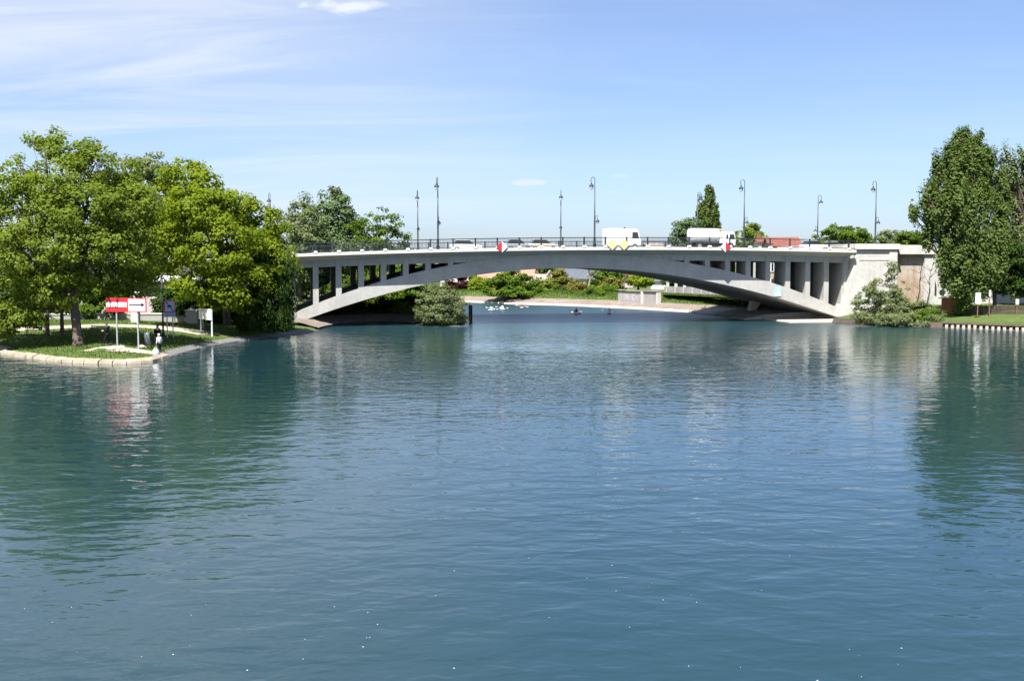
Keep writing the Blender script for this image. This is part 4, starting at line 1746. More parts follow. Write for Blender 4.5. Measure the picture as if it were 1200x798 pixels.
pillar(159, 378.5, 0.75, 2.9, 'pale stone pillar behind the arrow board')
pillar(225.5, 379, 1.05, 1.25, 'short wide pale pillar left of the notice board')
p = on_lawn(137, 376) + Vector((0, 1.5, 0))
wl = empty('low_wall', p, R(5), 'low dark wall with pale coping behind the park path', 'wall')
mb = MB()
mb.bounds(-9, 8, 0, 0.3, -0.2, 0.55)
mb.build('wall_body', M['concrete_wall'], wl)
mb = MB()
mb.bounds(-9.1, 8.1, -0.06, 0.36, 0.55, 0.68)
mb.build('wall_coping', M['fascia'], wl)
pv = empty('park_pavilion', (at(188, 372, 116).x, 116, 1.55), R(7), 'small flat white roofed building glimpsed between the trees', 'building')
mb = MB()
mb.bounds(-3.6, 3.6, 0, 4.5, -0.2, 3.55)
mb.build('wall', M['mauve'], pv)
mb = MB()
mb.bounds(-4.2, 4.2, -0.8, 5.0, 3.55, 4.15)
mb.build('roof', M['whitewall'], pv)
mb = MB()
mb.bounds(0.4, 1.4, -0.03, 0.05, -0.1, 2.1)
mb.build('door', M['iron'], pv)
for x in (-2.4, 2.3):
    mb = MB()
    mb.bounds(x - 0.6, x + 0.6, -0.03, 0.05, 1.0, 2.3)
    wn = mb.build('window', M['dark_glass'], pv)
    mb = MB()
    mb.bounds(x - 0.7, x + 0.7, -0.10, -0.031, 0.88, 0.98)
    mb.build('sill', M['fascia'], wn)

# ------------------------------------------------------------------ piling in the river
p = on(551.3, 376.5)
pile = empty('mooring_piles', (p.x, p.y, 0), 0, 'pair of dark timber mooring piles standing in the water under the arch', 'piles')
for dx, h_, r_ in ((-0.10, 1.95, 0.13), (0.13, 1.90, 0.12)):
    mb = MB()
    mb.lathe([(r_, -1.5), (r_ * 0.95, 0.5), (r_ * 0.9, h_), (r_ * 0.6, h_ + 0.06)], 9, (dx, 0.05 * dx, 0))
    fix_normals(mb.build('pile', M['darkwood'], pile, smooth=True))
mb = MB()
mb.bounds(-0.26, 0.27, -0.15, 0.15, h_ - 0.3, h_ - 0.18)
mb.build('iron_band', M['iron'], pile)


# ------------------------------------------------------------------ kayakers far out
def kayaker(px, py, rz, top, label):
    p_ = on(px, py)
    boat = empty('kayak', (p_.x, p_.y, 0), rz, label, 'kayak', 'white kayaks beyond the bridge')
    b = MB()
    st = [(-2.1, 0.02, 0.16), (-1.3, 0.20, 0.02), (0, 0.30, -0.03), (1.3, 0.20, 0.02), (2.1, 0.02, 0.18)]
    vv, ff = [], []
    for x, hw, zk in st:
        vv += [(x, 0, zk - 0.08), (x, hw, zk + 0.08), (x, hw * 0.9, 0.26), (x, 0, 0.31), (x, -hw * 0.9, 0.26), (x, -hw, zk + 0.08)]
    for i in range(4):
        for k_ in range(6):
            ff.append((i * 6 + k_, i * 6 + (k_ + 1) % 6, (i + 1) * 6 + (k_ + 1) % 6, (i + 1) * 6 + k_))
    b.add(vv, ff)
    fix_normals(b.build('hull', M['birdwhite'], boat, smooth=True))
    pd = dict((k_, (v_[0] * 0.9 - 0.2, v_[1], v_[2] - 0.36)) for k_, v_ in sit.items())
    for s_, sg in (('l', 1), ('r', -1)):
        pd['kn' + s_] = (0.35, sg * 0.13, 0.24)
        pd['an' + s_] = (0.75, sg * 0.10, 0.14)
        pd['to' + s_] = (0.85, sg * 0.10, 0.22)
        pd['wr' + s_] = (0.25, sg * 0.32, 0.45)
        pd['pa' + s_] = (0.30, sg * 0.36, 0.46)
    boat.scale = (0.72, 0.8, 0.75)
    pad = empty('paddle', (p_.x, p_.y, 0), rz, label.replace('kayak', 'paddle, held over the kayak,').split(' with ')[0], 'paddle')
    pad.scale = (0.8, 0.8, 0.8)
    b = MB()
    b.tube([(0.30, -0.95, 0.34), (0.30, 0.95, 0.58)], 0.018, 6)
    b.build('shaft', M['steel'], pad)
    for sg in (-1, 1):
        b = MB()
        y, z = sg * 1.08, 0.46 + sg * 0.14
        b.prism_xz([(0.22, z - 0.05), (0.38, z - 0.05), (0.38, z + 0.05), (0.22, z + 0.05)], y - 0.2, y + 0.2)
        fix_normals(b.build('blade', M['birdwhite'], pad))
    return person((p_.x, p_.y, 0.04), rz, label.replace('white kayak', 'person paddling the white kayak'), top, M['navycloth'], M['hair'], pd, 1.35)


kayaker(576, 364.3, R(70), M['whitecloth'], 'white kayak farthest left beyond the bridge')
kayaker(588.5, 363.2, R(105), M['whitecloth'], 'white kayak second from the left beyond the bridge')
kayaker(611.5, 361.4, R(80), M['greencloth'], 'white kayak third from the left, closest to the far quay')
kayaker(675, 367.6, R(112), M['greencloth'], 'white kayak second from the right beyond the bridge')
kayaker(714, 367.4, R(75), M['whitecloth'], 'white kayak farthest right beyond the bridge')

# ------------------------------------------------------------------ far bank: wall with graffiti, fence posts, houses
GZ = 2.0
gl_, gr_ = at(724, 356, 177.5), at(769.5, 357, 169)
gdir = (gr_ - gl_).xy.normalized()
ga = math.atan2(gdir.y, gdir.x)
glen = (gr_ - gl_).xy.length
gw = empty('graffiti_wall', (gl_.x, gl_.y, 0.9), ga, 'grey concrete retaining wall with pale graffiti above the far quay', 'wall')
h_ = at(724, 341.5, 177.5).z - 0.9
n_p = 2
cut = glen * 0.62
mb = MB()
mb.bounds(0, cut, 0, 0.5, -0.5, h_)
w1 = mb.build('wall_panel', M['concrete_wall'], gw)
mb = MB()
mb.bounds(cut + 0.55, glen, 0, 0.5, -0.5, h_ + 0.15)
mb.build('wall_panel', M['concrete_wall'], gw)
mb = MB()
mb.bounds(cut, cut + 0.55, -0.18, 0.6, -0.5, h_ + 0.12)
mb.build('wall_pier', M['abutment'], gw)
mb = MB()
mb.bounds(glen, glen + 0.35, -0.12, 0.6, -0.5, h_ + 0.2)
mb.build('wall_pier', M['abutment'], gw)
mb = MB()
mb.bounds(-0.1, glen + 0.4, -0.22, 0.65, h_ + 0.2, h_ + 0.28)
mb.build('wall_coping', M['concrete_wall'], gw)
for i in range(2):
    mb = MB()
    mb.bounds(0.55 + i * 0.62, 0.62 + i * 0.62, -0.05, 0.02, -0.3, h_)
    mb.build('wall_rib', M['concrete_wall'], w1)
rg = np.random.default_rng(21)
mb = MB()
x = cut * 0.32
while x < cut - 0.55:
    hgt = h_ * (0.42 + 0.12 * rg.random())
    y0 = h_ * 0.18 + 0.1 * rg.random()
    kind = rg.integers(0, 3)
    if kind == 0:
        pts = [(x + 0.28 + 0.25 * math.cos(a), y0 + hgt / 2 + hgt / 2 * math.sin(a)) for a in np.linspace(0.4, 5.6, 9)]
    elif kind == 1:
        pts = [(x, y0), (x + 0.12, y0 + hgt), (x + 0.3, y0 + hgt * 0.4), (x + 0.5, y0 + hgt), (x + 0.55, y0)]
    else:
        pts = [(x + 0.5, y0 + hgt), (x + 0.1, y0 + hgt * 0.8), (x + 0.45, y0 + hgt * 0.35), (x, y0)]
    mb.tube([(a, -0.012, b) for a, b in pts], 0.055, 4, cap=False)
    x += 0.62
for v_ in range(len(mb.v)):
    a, b, c = mb.v[v_]
    mb.v[v_] = (a, -0.012 + (b + 0.012) * 0.15, c)
tag(mb.build('graffiti', M['graffiti'], w1), kind=None)

# grey wall with posts on the right of it
fa, fb_ = at(778, 347, 184), at(845, 352, 168)
fd = (fb_ - fa).xy.normalized()
fw = empty('quay_wall', (fa.x, fa.y, 2.2), math.atan2(fd.y, fd.x), 'low grey roadside wall with square posts above the far grass bank', 'wall')
fl = (fb_ - fa).xy.length
mb = MB()
mb.bounds(0, fl, 0, 0.35, -1.2, 1.0)
mb.build('wall_body', M['concrete_wall'], fw)
for i in range(7):
    x = 0.9 + i * (fl - 1.2) / 6
    mb = MB()
    mb.bounds(x - 0.14, x + 0.14, -0.03, 0.38, 0.0, 1.75)
    mb.box((x, 0.175, 1.80), (0.36, 0.5, 0.1))
    mb.build('post', M['abutment'], fw)


def house(name, px0, px1, py_eave, py_ridge, Y, wallm, roofm, label, rz=0.0, dep=8.0, gable=False, chim=1, wins=3, rows=2, zbase=GZ):
    a, b = at(px0, py_eave, Y), at(px1, py_eave, Y)
    wd = b.x - a.x
    ze_ = a.z - zbase
    zr = at(px0, py_ridge, Y).z - zbase
    r_ = empty(name, ((a.x + b.x) / 2, Y, zbase), rz, label, 'house', 'houses beyond the river')
    hw_ = wd / 2
    b_ = MB()
    if gable:                       # gable end faces the river
        b_.prism_xz([(-hw_, -0.2), (hw_, -0.2), (hw_, ze_), (0, zr - 0.1), (-hw_, ze_)], 0, dep)
    else:
        b_.prism_yz([(0, -0.2), (dep, -0.2), (dep, ze_), (dep / 2, zr - 0.12), (0, ze_)], -hw_, hw_)
    fix_normals(b_.build('wall', wallm, r_))
    b_ = MB()
    t = 0.18
    o_ = 0.35
    if gable:
        sl_ = (zr - ze_) / hw_
        b_.prism_xz([(-hw_ - o_, ze_ - o_ * sl_), (0, zr), (hw_ + o_, ze_ - o_ * sl_), (hw_ + o_, ze_ - o_ * sl_ + t), (0, zr + t), (-hw_ - o_, ze_ - o_ * sl_ + t)], -o_, dep + o_)
    else:
        sl_ = (zr - ze_) / (dep / 2)
        b_.prism_yz([(-o_, ze_ - o_ * sl_), (dep / 2, zr), (dep + o_, ze_ - o_ * sl_), (dep + o_, ze_ - o_ * sl_ + t), (dep / 2, zr + t), (-o_, ze_ - o_ * sl_ + t)], -hw_ - o_, hw_ + o_)
    rf = fix_normals(b_.build('roof', roofm, r_))
    for c_ in range(chim):
        b_ = MB()
        cx_ = (-0.55 + 1.0 * c_) * hw_ if not gable else 0.5 * hw_
        b_.box((cx_, dep / 2 + 0.3, zr + 0.1), (0.7, 0.5, 1.6))
        b_.build('chimney', M['redtile'], rf)
    st = ze_ / max(rows, 1)
    for rw in range(rows):
        for i in range(wins):
            x_ = -hw_ + wd * (i + 0.5) / wins
            z_ = 0.9 + rw * 2.8
            if z_ + 1.4 > ze_:
                continue
            b_ = MB()
            b_.bounds(x_ - 0.42, x_ + 0.42, -0.05, 0.04, z_, z_ + 1.35)
            w_ = b_.build('window', M['dark_glass'], r_)
            b_ = MB()
            for q in (-0.5, 0.5):
                b_.bounds(x_ + q - 0.06, x_ + q + 0.06, -0.09, 0.02, z_ - 0.05, z_ + 1.4)
            b_.bounds(x_ - 0.04, x_ + 0.04, -0.08, -0.051, z_, z_ + 1.35)
            b_.build('frame', M['whitewall'], w_)
            b_ = MB()
            b_.bounds(x_ - 0.65, x_ + 0.65, -0.16, -0.0, z_ - 0.16, z_ - 0.052)
            b_.build('sill', M['fascia'], w_)
    return r_


house('house', 600, 627, 323.5, 314, 228, M['cream'], M['orangetile'], 'house with pale orange tiled roof seen just under the arch crown', R(4), 9)
house('house', 624, 641, 329, 322.5, 222, M['whitewall'], M['greyroof'], 'white house with brown roof right of the orange roofed one', R(-3), 8)
house('house', 640, 650, 325, 318, 224, M['cream'], M['greyroof'], 'narrow cream house with its gable to the river', 0, 8, True, 0, 2)
house('house', 664, 702, 327, 316, 250, M['mauve'], M['slate'], 'wide house with dark slate roof under the middle of the arch', R(2), 12)
house('house', 654, 664, 333, 329, 215, M['mauve'], M['greyroof'], 'small mauve house in front of the slate roofed one', R(5), 6, False, 0, 2, 1)
house('house', 728, 742, 331, 322, 232, M['mauve'], M['redtile'], 'mauve house with red roof right of the olive tree', R(-6), 8, True, 1, 2)
house('house', 763, 780, 330, 322, 214, M['whitewall'], M['slate'], 'white house above the graffiti wall, partly under the arch', R(-8), 8, False, 1, 3)
house('house', 518, 548, 331, 320, 232, M['whitewall'], M['greyroof'], 'white house behind the purple tree', R(6), 9)
house('house', 560, 592, 328, 318, 262, M['whitewall'], M['orangetile'], 'pale house hidden behind the big green tree on the far bank', R(-4), 9)
house('house', 748, 788, 290, 281.5, 330, M['cream'], M['slate'], 'long dark slate roof on the skyline right of the white van', R(-3), 14, False, 0, 4)
house('house', 759, 778, 291.5, 285.2, 300, M['cream'], M['greyroof'], 'house with pale brown roof in front of the dark skyline roof', R(2), 9, False, 0, 3)
house('house', 903, 938, 289, 278.5, 196, M['rusty'], M['redtile'], 'red tiled house rising above the railing at right', R(-5), 9, False, 0, 4)
house('house', 889, 903, 284, 280, 205, M['whitewall'], M['redtile'], 'narrow white house with red chimney beside the red tiled roof', R(-5), 7, False, 1, 2)

# ------------------------------------------------------------------ right bank details
# log piling along the water
pal = empty('log_revetment', (on(1105, 384.5).x, on(1105, 384.5).y, 0), 0, 'row of pale cut log posts edging the right bank', 'revetment')
base_l = Vector(pal.location)
seg_r = [p for p in right_shore]
cum_ = np.r_[0, np.cumsum(np.linalg.norm(np.diff(right_shore, axis=0), axis=1))]
s_end = float(cum_[np.argmin(np.linalg.norm(right_shore - np.array(on(1105, 384.2).xy), axis=1))])
s_beg = float(cum_[np.argmin(np.linalg.norm(right_shore - np.array(on(1235, 389.0).xy), axis=1))])
mb = MB()
mb.lathe([(0.17, -0.8), (0.17, 0.26), (0.15, 0.34), (0.10, 0.36)], 9)
lg = fix_normals(mb.build('log_post', M['palewood'], pal, smooth=True))
s_ = s_beg
firstl = True
rl = np.random.default_rng(31)
while s_ < s_end:
    x, y = np.interp(s_, cum_, right_shore[:, 0]), np.interp(s_, cum_, right_shore[:, 1])
    o = lg if firstl else lg.copy()
    if not firstl:
        col.objects.link(o)
    firstl = False
    o.location = Vector((x, y - 0.28, rl.normal() * 0.03)) - base_l
    o.rotation_euler = (rl.normal() * 0.04, rl.normal() * 0.04, rl.random() * 6)
    s_ += 0.58 + 0.06 * rl.random()
mb = MB()
pts = [(np.interp(q, cum_, right_shore[:, 0]) - base_l.x, np.interp(q, cum_, right_shore[:, 1]) - base_l.y - 0.02, 0.50) for q in np.linspace(s_beg, s_end, 12)]
mb.tube(pts, 0.19, 6)
mb.build('top_timber', M['darkwood'], pal)

# hut
hp = at(1103, 372, 126)
hut = empty('garden_hut', (hp.x, 126, 1.0), R(-28), 'small orange brown wooden hut with grey felt roof by the abutment', 'hut')
for i in range(9):
    mb = MB()
    mb.bounds(0.0, 2.4, -0.03 - 0.006 * (i % 2), 0.03, i * 0.23, i * 0.23 + 0.215)
    mb.build('board', M['hutwood'], hut)
mb = MB()
mb.bounds(0.02, 2.38, 0.031, 3.0, 0, 2.05)
mb.build('wall', M['felt'], hut)
mb = MB()
mb.prism_xz([(-0.3, 2.0), (1.2, 2.35), (2.7, 2.0), (2.7, 2.1), (1.2, 2.46), (-0.3, 2.1)], -0.4, 3.2)
fix_normals(mb.build('roof', M['felt'], hut))
# small blue and white sign on the hut roof line
p = at(1104, 343, 131)
bs = empty('round_blue_sign', (p.x, 131, 1.4), R(-5), 'small blue and white sign on a post above the hut', 'sign')
mb = MB()
mb.tube([(0, 0.05, 0), (0, 0.05, p.z - 1.0)], 0.035, 6)
mb.build('post', M['steel'], bs)
mb = MB()
zc = p.z - 1.4
mb.prism_xz([(0.34 * math.cos(a), zc + 0.36 * math.sin(a)) for a in np.linspace(0, 2 * math.pi, 14, endpoint=False)], -0.02, 0.02)
fix_normals(mb.build('plate', M['signblue'], bs))
mb = MB()
mb.prism_xz([(-0.2, zc - 0.15), (0.22, zc - 0.2), (0.24, zc + 0.02), (-0.05, zc + 0.2), (-0.2, zc + 0.1)], -0.026, -0.021)
fix_normals(mb.build('emblem', M['signwhite'], bs))


def right_z(x, y):
    d = dist_to(right_shore, np.array([[x, y]]))[0]
    return float(np.interp(d, [0.25, 1.2, 3.0, 5.5, 9, 16, 30, 120], [0.62, 0.66, 0.8, 1.15, 1.5, 1.8, 2.0, 2.2]))


# dark timber fence at the back of the right lawn
f0, f1 = at(1138, 372, 124), at(1260, 372, 121)
fd = (f1 - f0).xy.normalized()
fz = right_z(f0.x, f0.y)
fe = empty('timber_fence', (f0.x, f0.y, fz), math.atan2(fd.y, fd.x), 'dark timber fence at the back of the right lawn', 'fence')
fl = (f1 - f0).xy.length
x = 0.0
pm = mb = None
mb = MB()
mb.bounds(-0.065, 0.065, -0.012, 0.012, -0.3, 1.1)
pk = mb.build('picket', M['darkwood'], fe)
i = 0
while x < fl:
    o = pk if i == 0 else pk.copy()
    if i:
        col.objects.link(o)
    o.location = (x, 0, 0.04 * math.sin(i * 2.3))
    i += 1
    x += 0.17
for z_ in (0.25, 0.85):
    mb = MB()
    mb.bounds(-0.1, fl, 0.013, 0.06, z_ - 0.05, z_ + 0.05)
    mb.build('fence_rail', M['darkwood'], fe)
# white panel and post box shapes under the poplar
for px, pyt, pyb, w_, Y, m_, lab in ((1146, 343, 356, 0.55, 121.5, 'signwhite', 'white panel on a wooden post below the poplar'),
                                     (1160, 340, 347, 0.20, 122.0, 'signwhite', 'narrow pale board on a post right of the white panel'),
                                     (1192, 350.5, 357, 0.35, 122.5, 'cream', 'small cream notice on a post near the right frame edge')):
    p = at(px, pyb, Y)
    zg = right_z(p.x, Y)
    r_ = empty('post_sign', (p.x, Y, zg), R(-6), lab, 'sign')
    b = MB()
    b.tube([(0, 0.05, -0.3), (0, 0.05, at(px, pyt, Y).z - zg)], 0.06, 6)
    b.build('post', M['wood'], r_)
    b = MB()
    b.bounds(-w_ / 2, w_ / 2, -0.04, 0.0, p.z - zg, at(px, pyt, Y).z - zg)
    b.build('panel', M[m_], r_)

# ------------------------------------------------------------------ trees: left bank
tree('park_tree', 'big light green tree with dark trunk on the left point', on_lawn(92, 405), 87.5, [
    (52, 166, 30, 16, 1.0, 0.55), (20, 190, 24, 14, 0.5, 0.4), (82, 176, 30, 18, 0.0, 0.8), (112, 190, 30, 20, -1.0), (140, 205, 26, 22, 1.0), (70, 215, 48, 30, -1.5), (25, 250, 42, 36, -1.0),
    (95, 255, 55, 42, -3.0), (145, 255, 36, 38, -1.0), (50, 300, 55, 42, -3.0), (112, 296, 50, 36, -3.0), (155, 300, 30, 34, 0.0), (5, 330, 50, 45, 0.0), (-5, 265, 40, 40, 0.0), (10, 225, 30, 26, 0.0, 0.8), (-20, 375, 40, 22, -1.0), (45, 366, 30, 14, -2.0, 0.8), (165, 232, 24, 26, 1.0), (72, 340, 42, 22, -2.0),
    (130, 325, 34, 16, 0.5), (22, 372, 34, 17, -1.5, 0.8), (-40, 290, 45, 50, 1.0), (165, 335, 24, 18, 1.0)], 'fresh', 58000, 0.26, 0.72, 0.40, 11, fork=0.24)
tree('park_tree', 'yellow green maple between the signs and the willow', on_lawn(258, 391.5) + Vector((-0.5, 4.5, 0.2)), 104, [
    (214, 212, 28, 24, 0.0), (238, 218, 22, 18, -1.0), (190, 245, 32, 30, 0.0), (230, 250, 40, 30, -3.0), (265, 248, 34, 26, 0.0), (297, 262, 32, 24, 1.0), (322, 284, 24, 26, 2.0), (200, 290, 36, 30, -2.0),
    (255, 290, 46, 34, -4.0), (300, 305, 34, 30, -1.0), (236, 332, 34, 18, -4.0), (275, 338, 40, 26, -3.0), (322, 312, 22, 22, 0.0), (180, 318, 26, 16, 0.0, 0.7)],
    'lime', 40000, 0.30, 0.80, 0.36, 12, fork=0.22)
tree('park_tree', 'grey green tree peeping over the gap between the two big park trees', (at(165, 372, 122).x, 122, 1.7), 122, [
    (160, 205, 26, 20), (182, 198, 22, 18), (140, 225, 34, 26), (185, 230, 36, 28), (165, 265, 44, 34), (140, 300, 36, 30), (195, 300, 36, 28)], 'grey', 14000, 0.32, 0.9, 0.35, 13)
tree('weeping_willow', 'dark weeping willow hanging over the water beside the bridge foot', (at(316, 380, 106).x, 106.0, 0.6), 103.3, [
    (316, 322, 24, 22, 0.0), (300, 338, 18, 34, -0.5), (332, 338, 14, 36, 0.0), (312, 358, 24, 32, -1.0), (334, 368, 10, 24, 0.5), (292, 370, 13, 22, 0.0), (322, 374, 19, 19, -0.8), (304, 378, 16, 15, -0.6)],
    'willow', 26000, 0.34, 0.5, 0.3, 14, slim=0.22, droop=(0, 0, -1), vert=2.6, up=0.1, per=60)
# slim trunks left
for i, (px, py, h, lab) in enumerate(((56, 393.5, 5.5, 'slim young tree at left behind the first bench'), (73, 396, 6.2, 'dark leaning young tree left of the big trunk'))):
    b_ = on_lawn(px, py)
    tree('young_tree', lab, b_, b_.y, [(px - 6, py - 75, 22, 16), (px + 8, py - 92, 20, 16), (px, py - 60, 18, 12)], 'mid', 3500, 0.28, 0.6, 0.16, 40 + i, fork=0.5)
for i, (px, py, rx, ry, Y, lf, lab) in enumerate((
        (-10, 350, 60, 28, 108, 'dark', 'dark shrub mass at the left edge behind the path'),
        (60, 355, 50, 24, 112, 'dark', 'dark shrub behind the benches'),
        (118, 352, 34, 24, 110, 'mid', 'shrub behind the low wall left of the arrow board'),
        (212, 350, 30, 24, 112, 'dark', 'shrub between the pavilion and the short pillar'),
        (262, 360, 34, 22, 111, 'dark', 'dark shrub behind the notice board'),
        (300, 365, 26, 20, 112, 'dark', 'dark shrub at the foot of the willow'))):
    b_ = at(px, py, Y)
    tree('shrub', lab, (b_.x, Y, lawn_z(b_.x, Y)), Y, [(px - rx * 0.5, py + 4, rx * 0.55, ry * 0.8), (px + rx * 0.45, py + 2, rx * 0.55, ry * 0.85), (px, py - ry * 0.3, rx * 0.55, ry * 0.7), (px, py + ry * 0.5, rx * 0.8, ry * 0.45)],
         lf, 5000, 0.32, 0.7, 0.10, 50 + i, cat='shrub', fork=0.1)

# trees behind the bridge on the left
tree('chestnut_tree', 'round dense grey green chestnut behind the left end of the bridge', (at(383, 372, 168).x, 168, 1.7), 168, [
    (385, 250, 34, 28, 0.0), (372, 268, 34, 28, -1.0), (400, 268, 30, 28, 0.0), (385, 295, 44, 26, -2.0), (365, 318, 38, 26, 0.0), (405, 320, 38, 26, 0.0), (385, 340, 44, 22, -1.0)],
    'chestnut', 20000, 0.42, 0.9, 0.4, 21, squash=0.8)
tree('loose_tree', 'loose pale tree left of the round chestnut', (at(352, 372, 160).x, 160, 1.6), 160, [
    (352, 255, 20, 18), (340, 272, 28, 22), (362, 278, 24, 22), (345, 300, 34, 24), (350, 330, 36, 26)], 'grey', 10000, 0.36, 0.9, 0.3, 22)
tree('loose_tree', 'open crowned green tree right of the round chestnut', (at(445, 372, 165).x, 165, 1.6), 165, [
    (440, 256, 22, 15, 0, 0.6), (458, 266, 18, 13, 0, 0.6), (430, 272, 22, 18), (455, 285, 28, 16), (430, 300, 34, 22), (462, 310, 28, 20), (440, 335, 40, 22), (468, 345, 28, 20)], 'mid', 13000, 0.36, 0.9, 0.3, 23)
for i, (px, py, rx, ry, Y, lf, lab) in enumerate((
        (415, 366, 34, 12, 139, 'mid', 'green bush low under the left of the arch'),
        (447, 364, 30, 14, 140, 'dark', 'dark low bush under the arch, second from the left bank'),
        (478, 362, 24, 16, 140, 'dark', 'dark bush just left of the grey green willow bush'),
        (412, 344, 32, 20, 157, 'mid', 'sunlit bush beyond the bridge seen under the left of the arch'),
        (448, 340, 28, 20, 158, 'fresh', 'bright sunlit bush beyond the bridge, middle of three'),
        (482, 345, 24, 20, 156, 'mid', 'sunlit bush beyond the bridge, above the dark bush by the willow bush'),
        (470, 366, 14, 11, 136.5, 'fresh', 'small bright green bush low at the water under the arch'),
        (395, 362, 20, 12, 137, 'olive', 'low scrub on the bank close to the left arch foot'))):
    b_ = at(px, py, Y)
    tree('bush', lab, (b_.x, Y, max(0.35, lawn_z(b_.x, Y))), Y, [(px - rx * 0.5, py + 4, rx * 0.55, ry * 0.8), (px + rx * 0.45, py + 2, rx * 0.55, ry * 0.85), (px, py - ry * 0.3, rx * 0.6, ry * 0.75), (px, py + ry * 0.5, rx * 0.8, ry * 0.5)],
         lf, 6500, 0.32, 0.7, 0.12, 60 + i, cat='bush', fork=0.1)
tree('willow_bush', 'rounded grey green willow bush at the water beyond the arch', (at(518, 376, 124.5).x, 125.0, 0.25), 124.5, [
    (516, 348, 20, 15), (502, 358, 18, 16), (530, 360, 16, 15), (516, 367, 26, 12), (537, 370, 9, 9), (500, 372, 14, 8)], 'grey', 13000, 0.26, 0.55, 0.10, 70, cat='bush', slim=0.4, fork=0.1)

# ------------------------------------------------------------------ trees: far bank and skyline
far = [
    ('copper_tree', 'dark purple leaved tree on the far bank', 537, 352, 212, [(537, 332, 13, 11), (530, 340, 10, 9), (545, 341, 10, 9)], 'purple', 4000),
    ('far_tree', 'bright yellow green tree right of the purple tree', 560, 352, 210, [(557, 332, 9, 8), (565, 337, 10, 10), (556, 342, 9, 7)], 'lime', 3500),
    ('far_tree', 'large round green tree on the far quay under the crown', 600, 354, 194.5, [(598, 329, 22, 12), (584, 338, 17, 13), (615, 336, 18, 13), (600, 345, 28, 10), (627, 344, 13, 9)], 'mid', 12000),
    ('far_tree', 'medium green tree right of the large round one on the far quay', 643, 350, 200, [(642, 338, 12, 9), (650, 344, 10, 7), (636, 345, 10, 7)], 'fresh', 3500),
    ('far_tree', 'brown green tree in front of the cream gable', 657, 345, 214, [(654, 325, 9, 8), (660, 330, 9, 8)], 'olive', 2500),
    ('far_tree', 'pale leafy tree below the slate roof', 680, 348, 208, [(676, 336, 9, 8), (686, 338, 10, 9)], 'olive', 2600),
    ('far_tree', 'tall dull green tree right of the slate roof', 704, 347, 207, [(703, 326, 12, 9), (697, 335, 10, 9), (711, 334, 11, 10)], 'mid', 4000),
    ('far_tree', 'yellowish tree left of the graffiti wall', 718, 347, 198, [(716, 336, 10, 9), (724, 340, 9, 9), (710, 341, 8, 6)], 'olive', 3500),
    ('far_tree', 'fresh yellow green tree above the graffiti wall', 748, 338, 206, [(744, 328, 8, 6), (753, 329, 9, 7)], 'lime', 2600),
    ('far_tree', 'dark tree beside the white house under the arch', 786, 338, 207, [(786, 328, 8, 9), (795, 330, 9, 8)], 'dark', 2600),
    ('skyline_tree', 'broad leafy tree left of the tank truck on the skyline', 803, 300, 236, [(806, 266, 14, 12), (797, 277, 12, 11), (815, 280, 16, 12), (800, 292, 18, 10)], 'chestnut', 7000),
    ('skyline_tree', 'light green tree behind the lamp post right of the tank truck', 880, 300, 226, [(880, 272, 13, 10), (870, 280, 12, 10), (890, 282, 12, 10), (880, 292, 20, 9)], 'fresh', 5000),
    ('skyline_tree', 'wide dome shaped green tree above the right end of the deck', 985, 300, 205, [(985, 272, 17, 10), (970, 279, 16, 11), (1000, 278, 17, 11), (1012, 284, 11, 9), (962, 286, 12, 8), (985, 288, 34, 10)], 'mid', 9000),
    ('skyline_tree', 'small grey green tree between the lamp post and the right poplar', 1043, 300, 240, [(1042, 276, 12, 7), (1036, 283, 12, 7), (1052, 283, 12, 7)], 'grey', 3500),
    ('skyline_tree', 'low green tree beside the foot of the right poplar skyline', 1066, 300, 215, [(1066, 280, 12, 9), (1060, 288, 14, 8)], 'mid', 3000),
]
for i, (nm, lab, px, py, Y, lob, lf, n) in enumerate(far):
    b_ = at(px, py, Y)
    tree(nm, lab, (b_.x, Y, GZ if px != 600 else 1.3), Y, lob, lf, n, 0.42, 0.8, 0.25, 100 + i, fork=0.3)
# a far wood closing the view behind the houses: reads as one mass
rw = np.random.default_rng(91)
lob = []
for i in range(70):
    x_, Y_ = rw.uniform(-75, 110), rw.uniform(262, 300)
    h_ = rw.uniform(3.0, 6.5)
    lob.append((np.array([x_, Y_, GZ + h_ * 0.55]), np.array([rw.uniform(4, 8), 4.0, h_ * 0.6]), 1.0))
P_, N_, T_, _, _ = crown_points(rw, lob, 26000, 1.2, 40)
o_ = leaf_mesh('far_wood', P_[P_[:, 2] > GZ], N_[P_[:, 2] > GZ], (0.6 + 0.4 * rw.random(len(P_)))[P_[:, 2] > GZ], T_[P_[:, 2] > GZ], LEAF['mid'], None, 0.75, None, rw)
tag(o_, 'distant line of trees beyond the far bank houses', 'wood', kind='stuff')
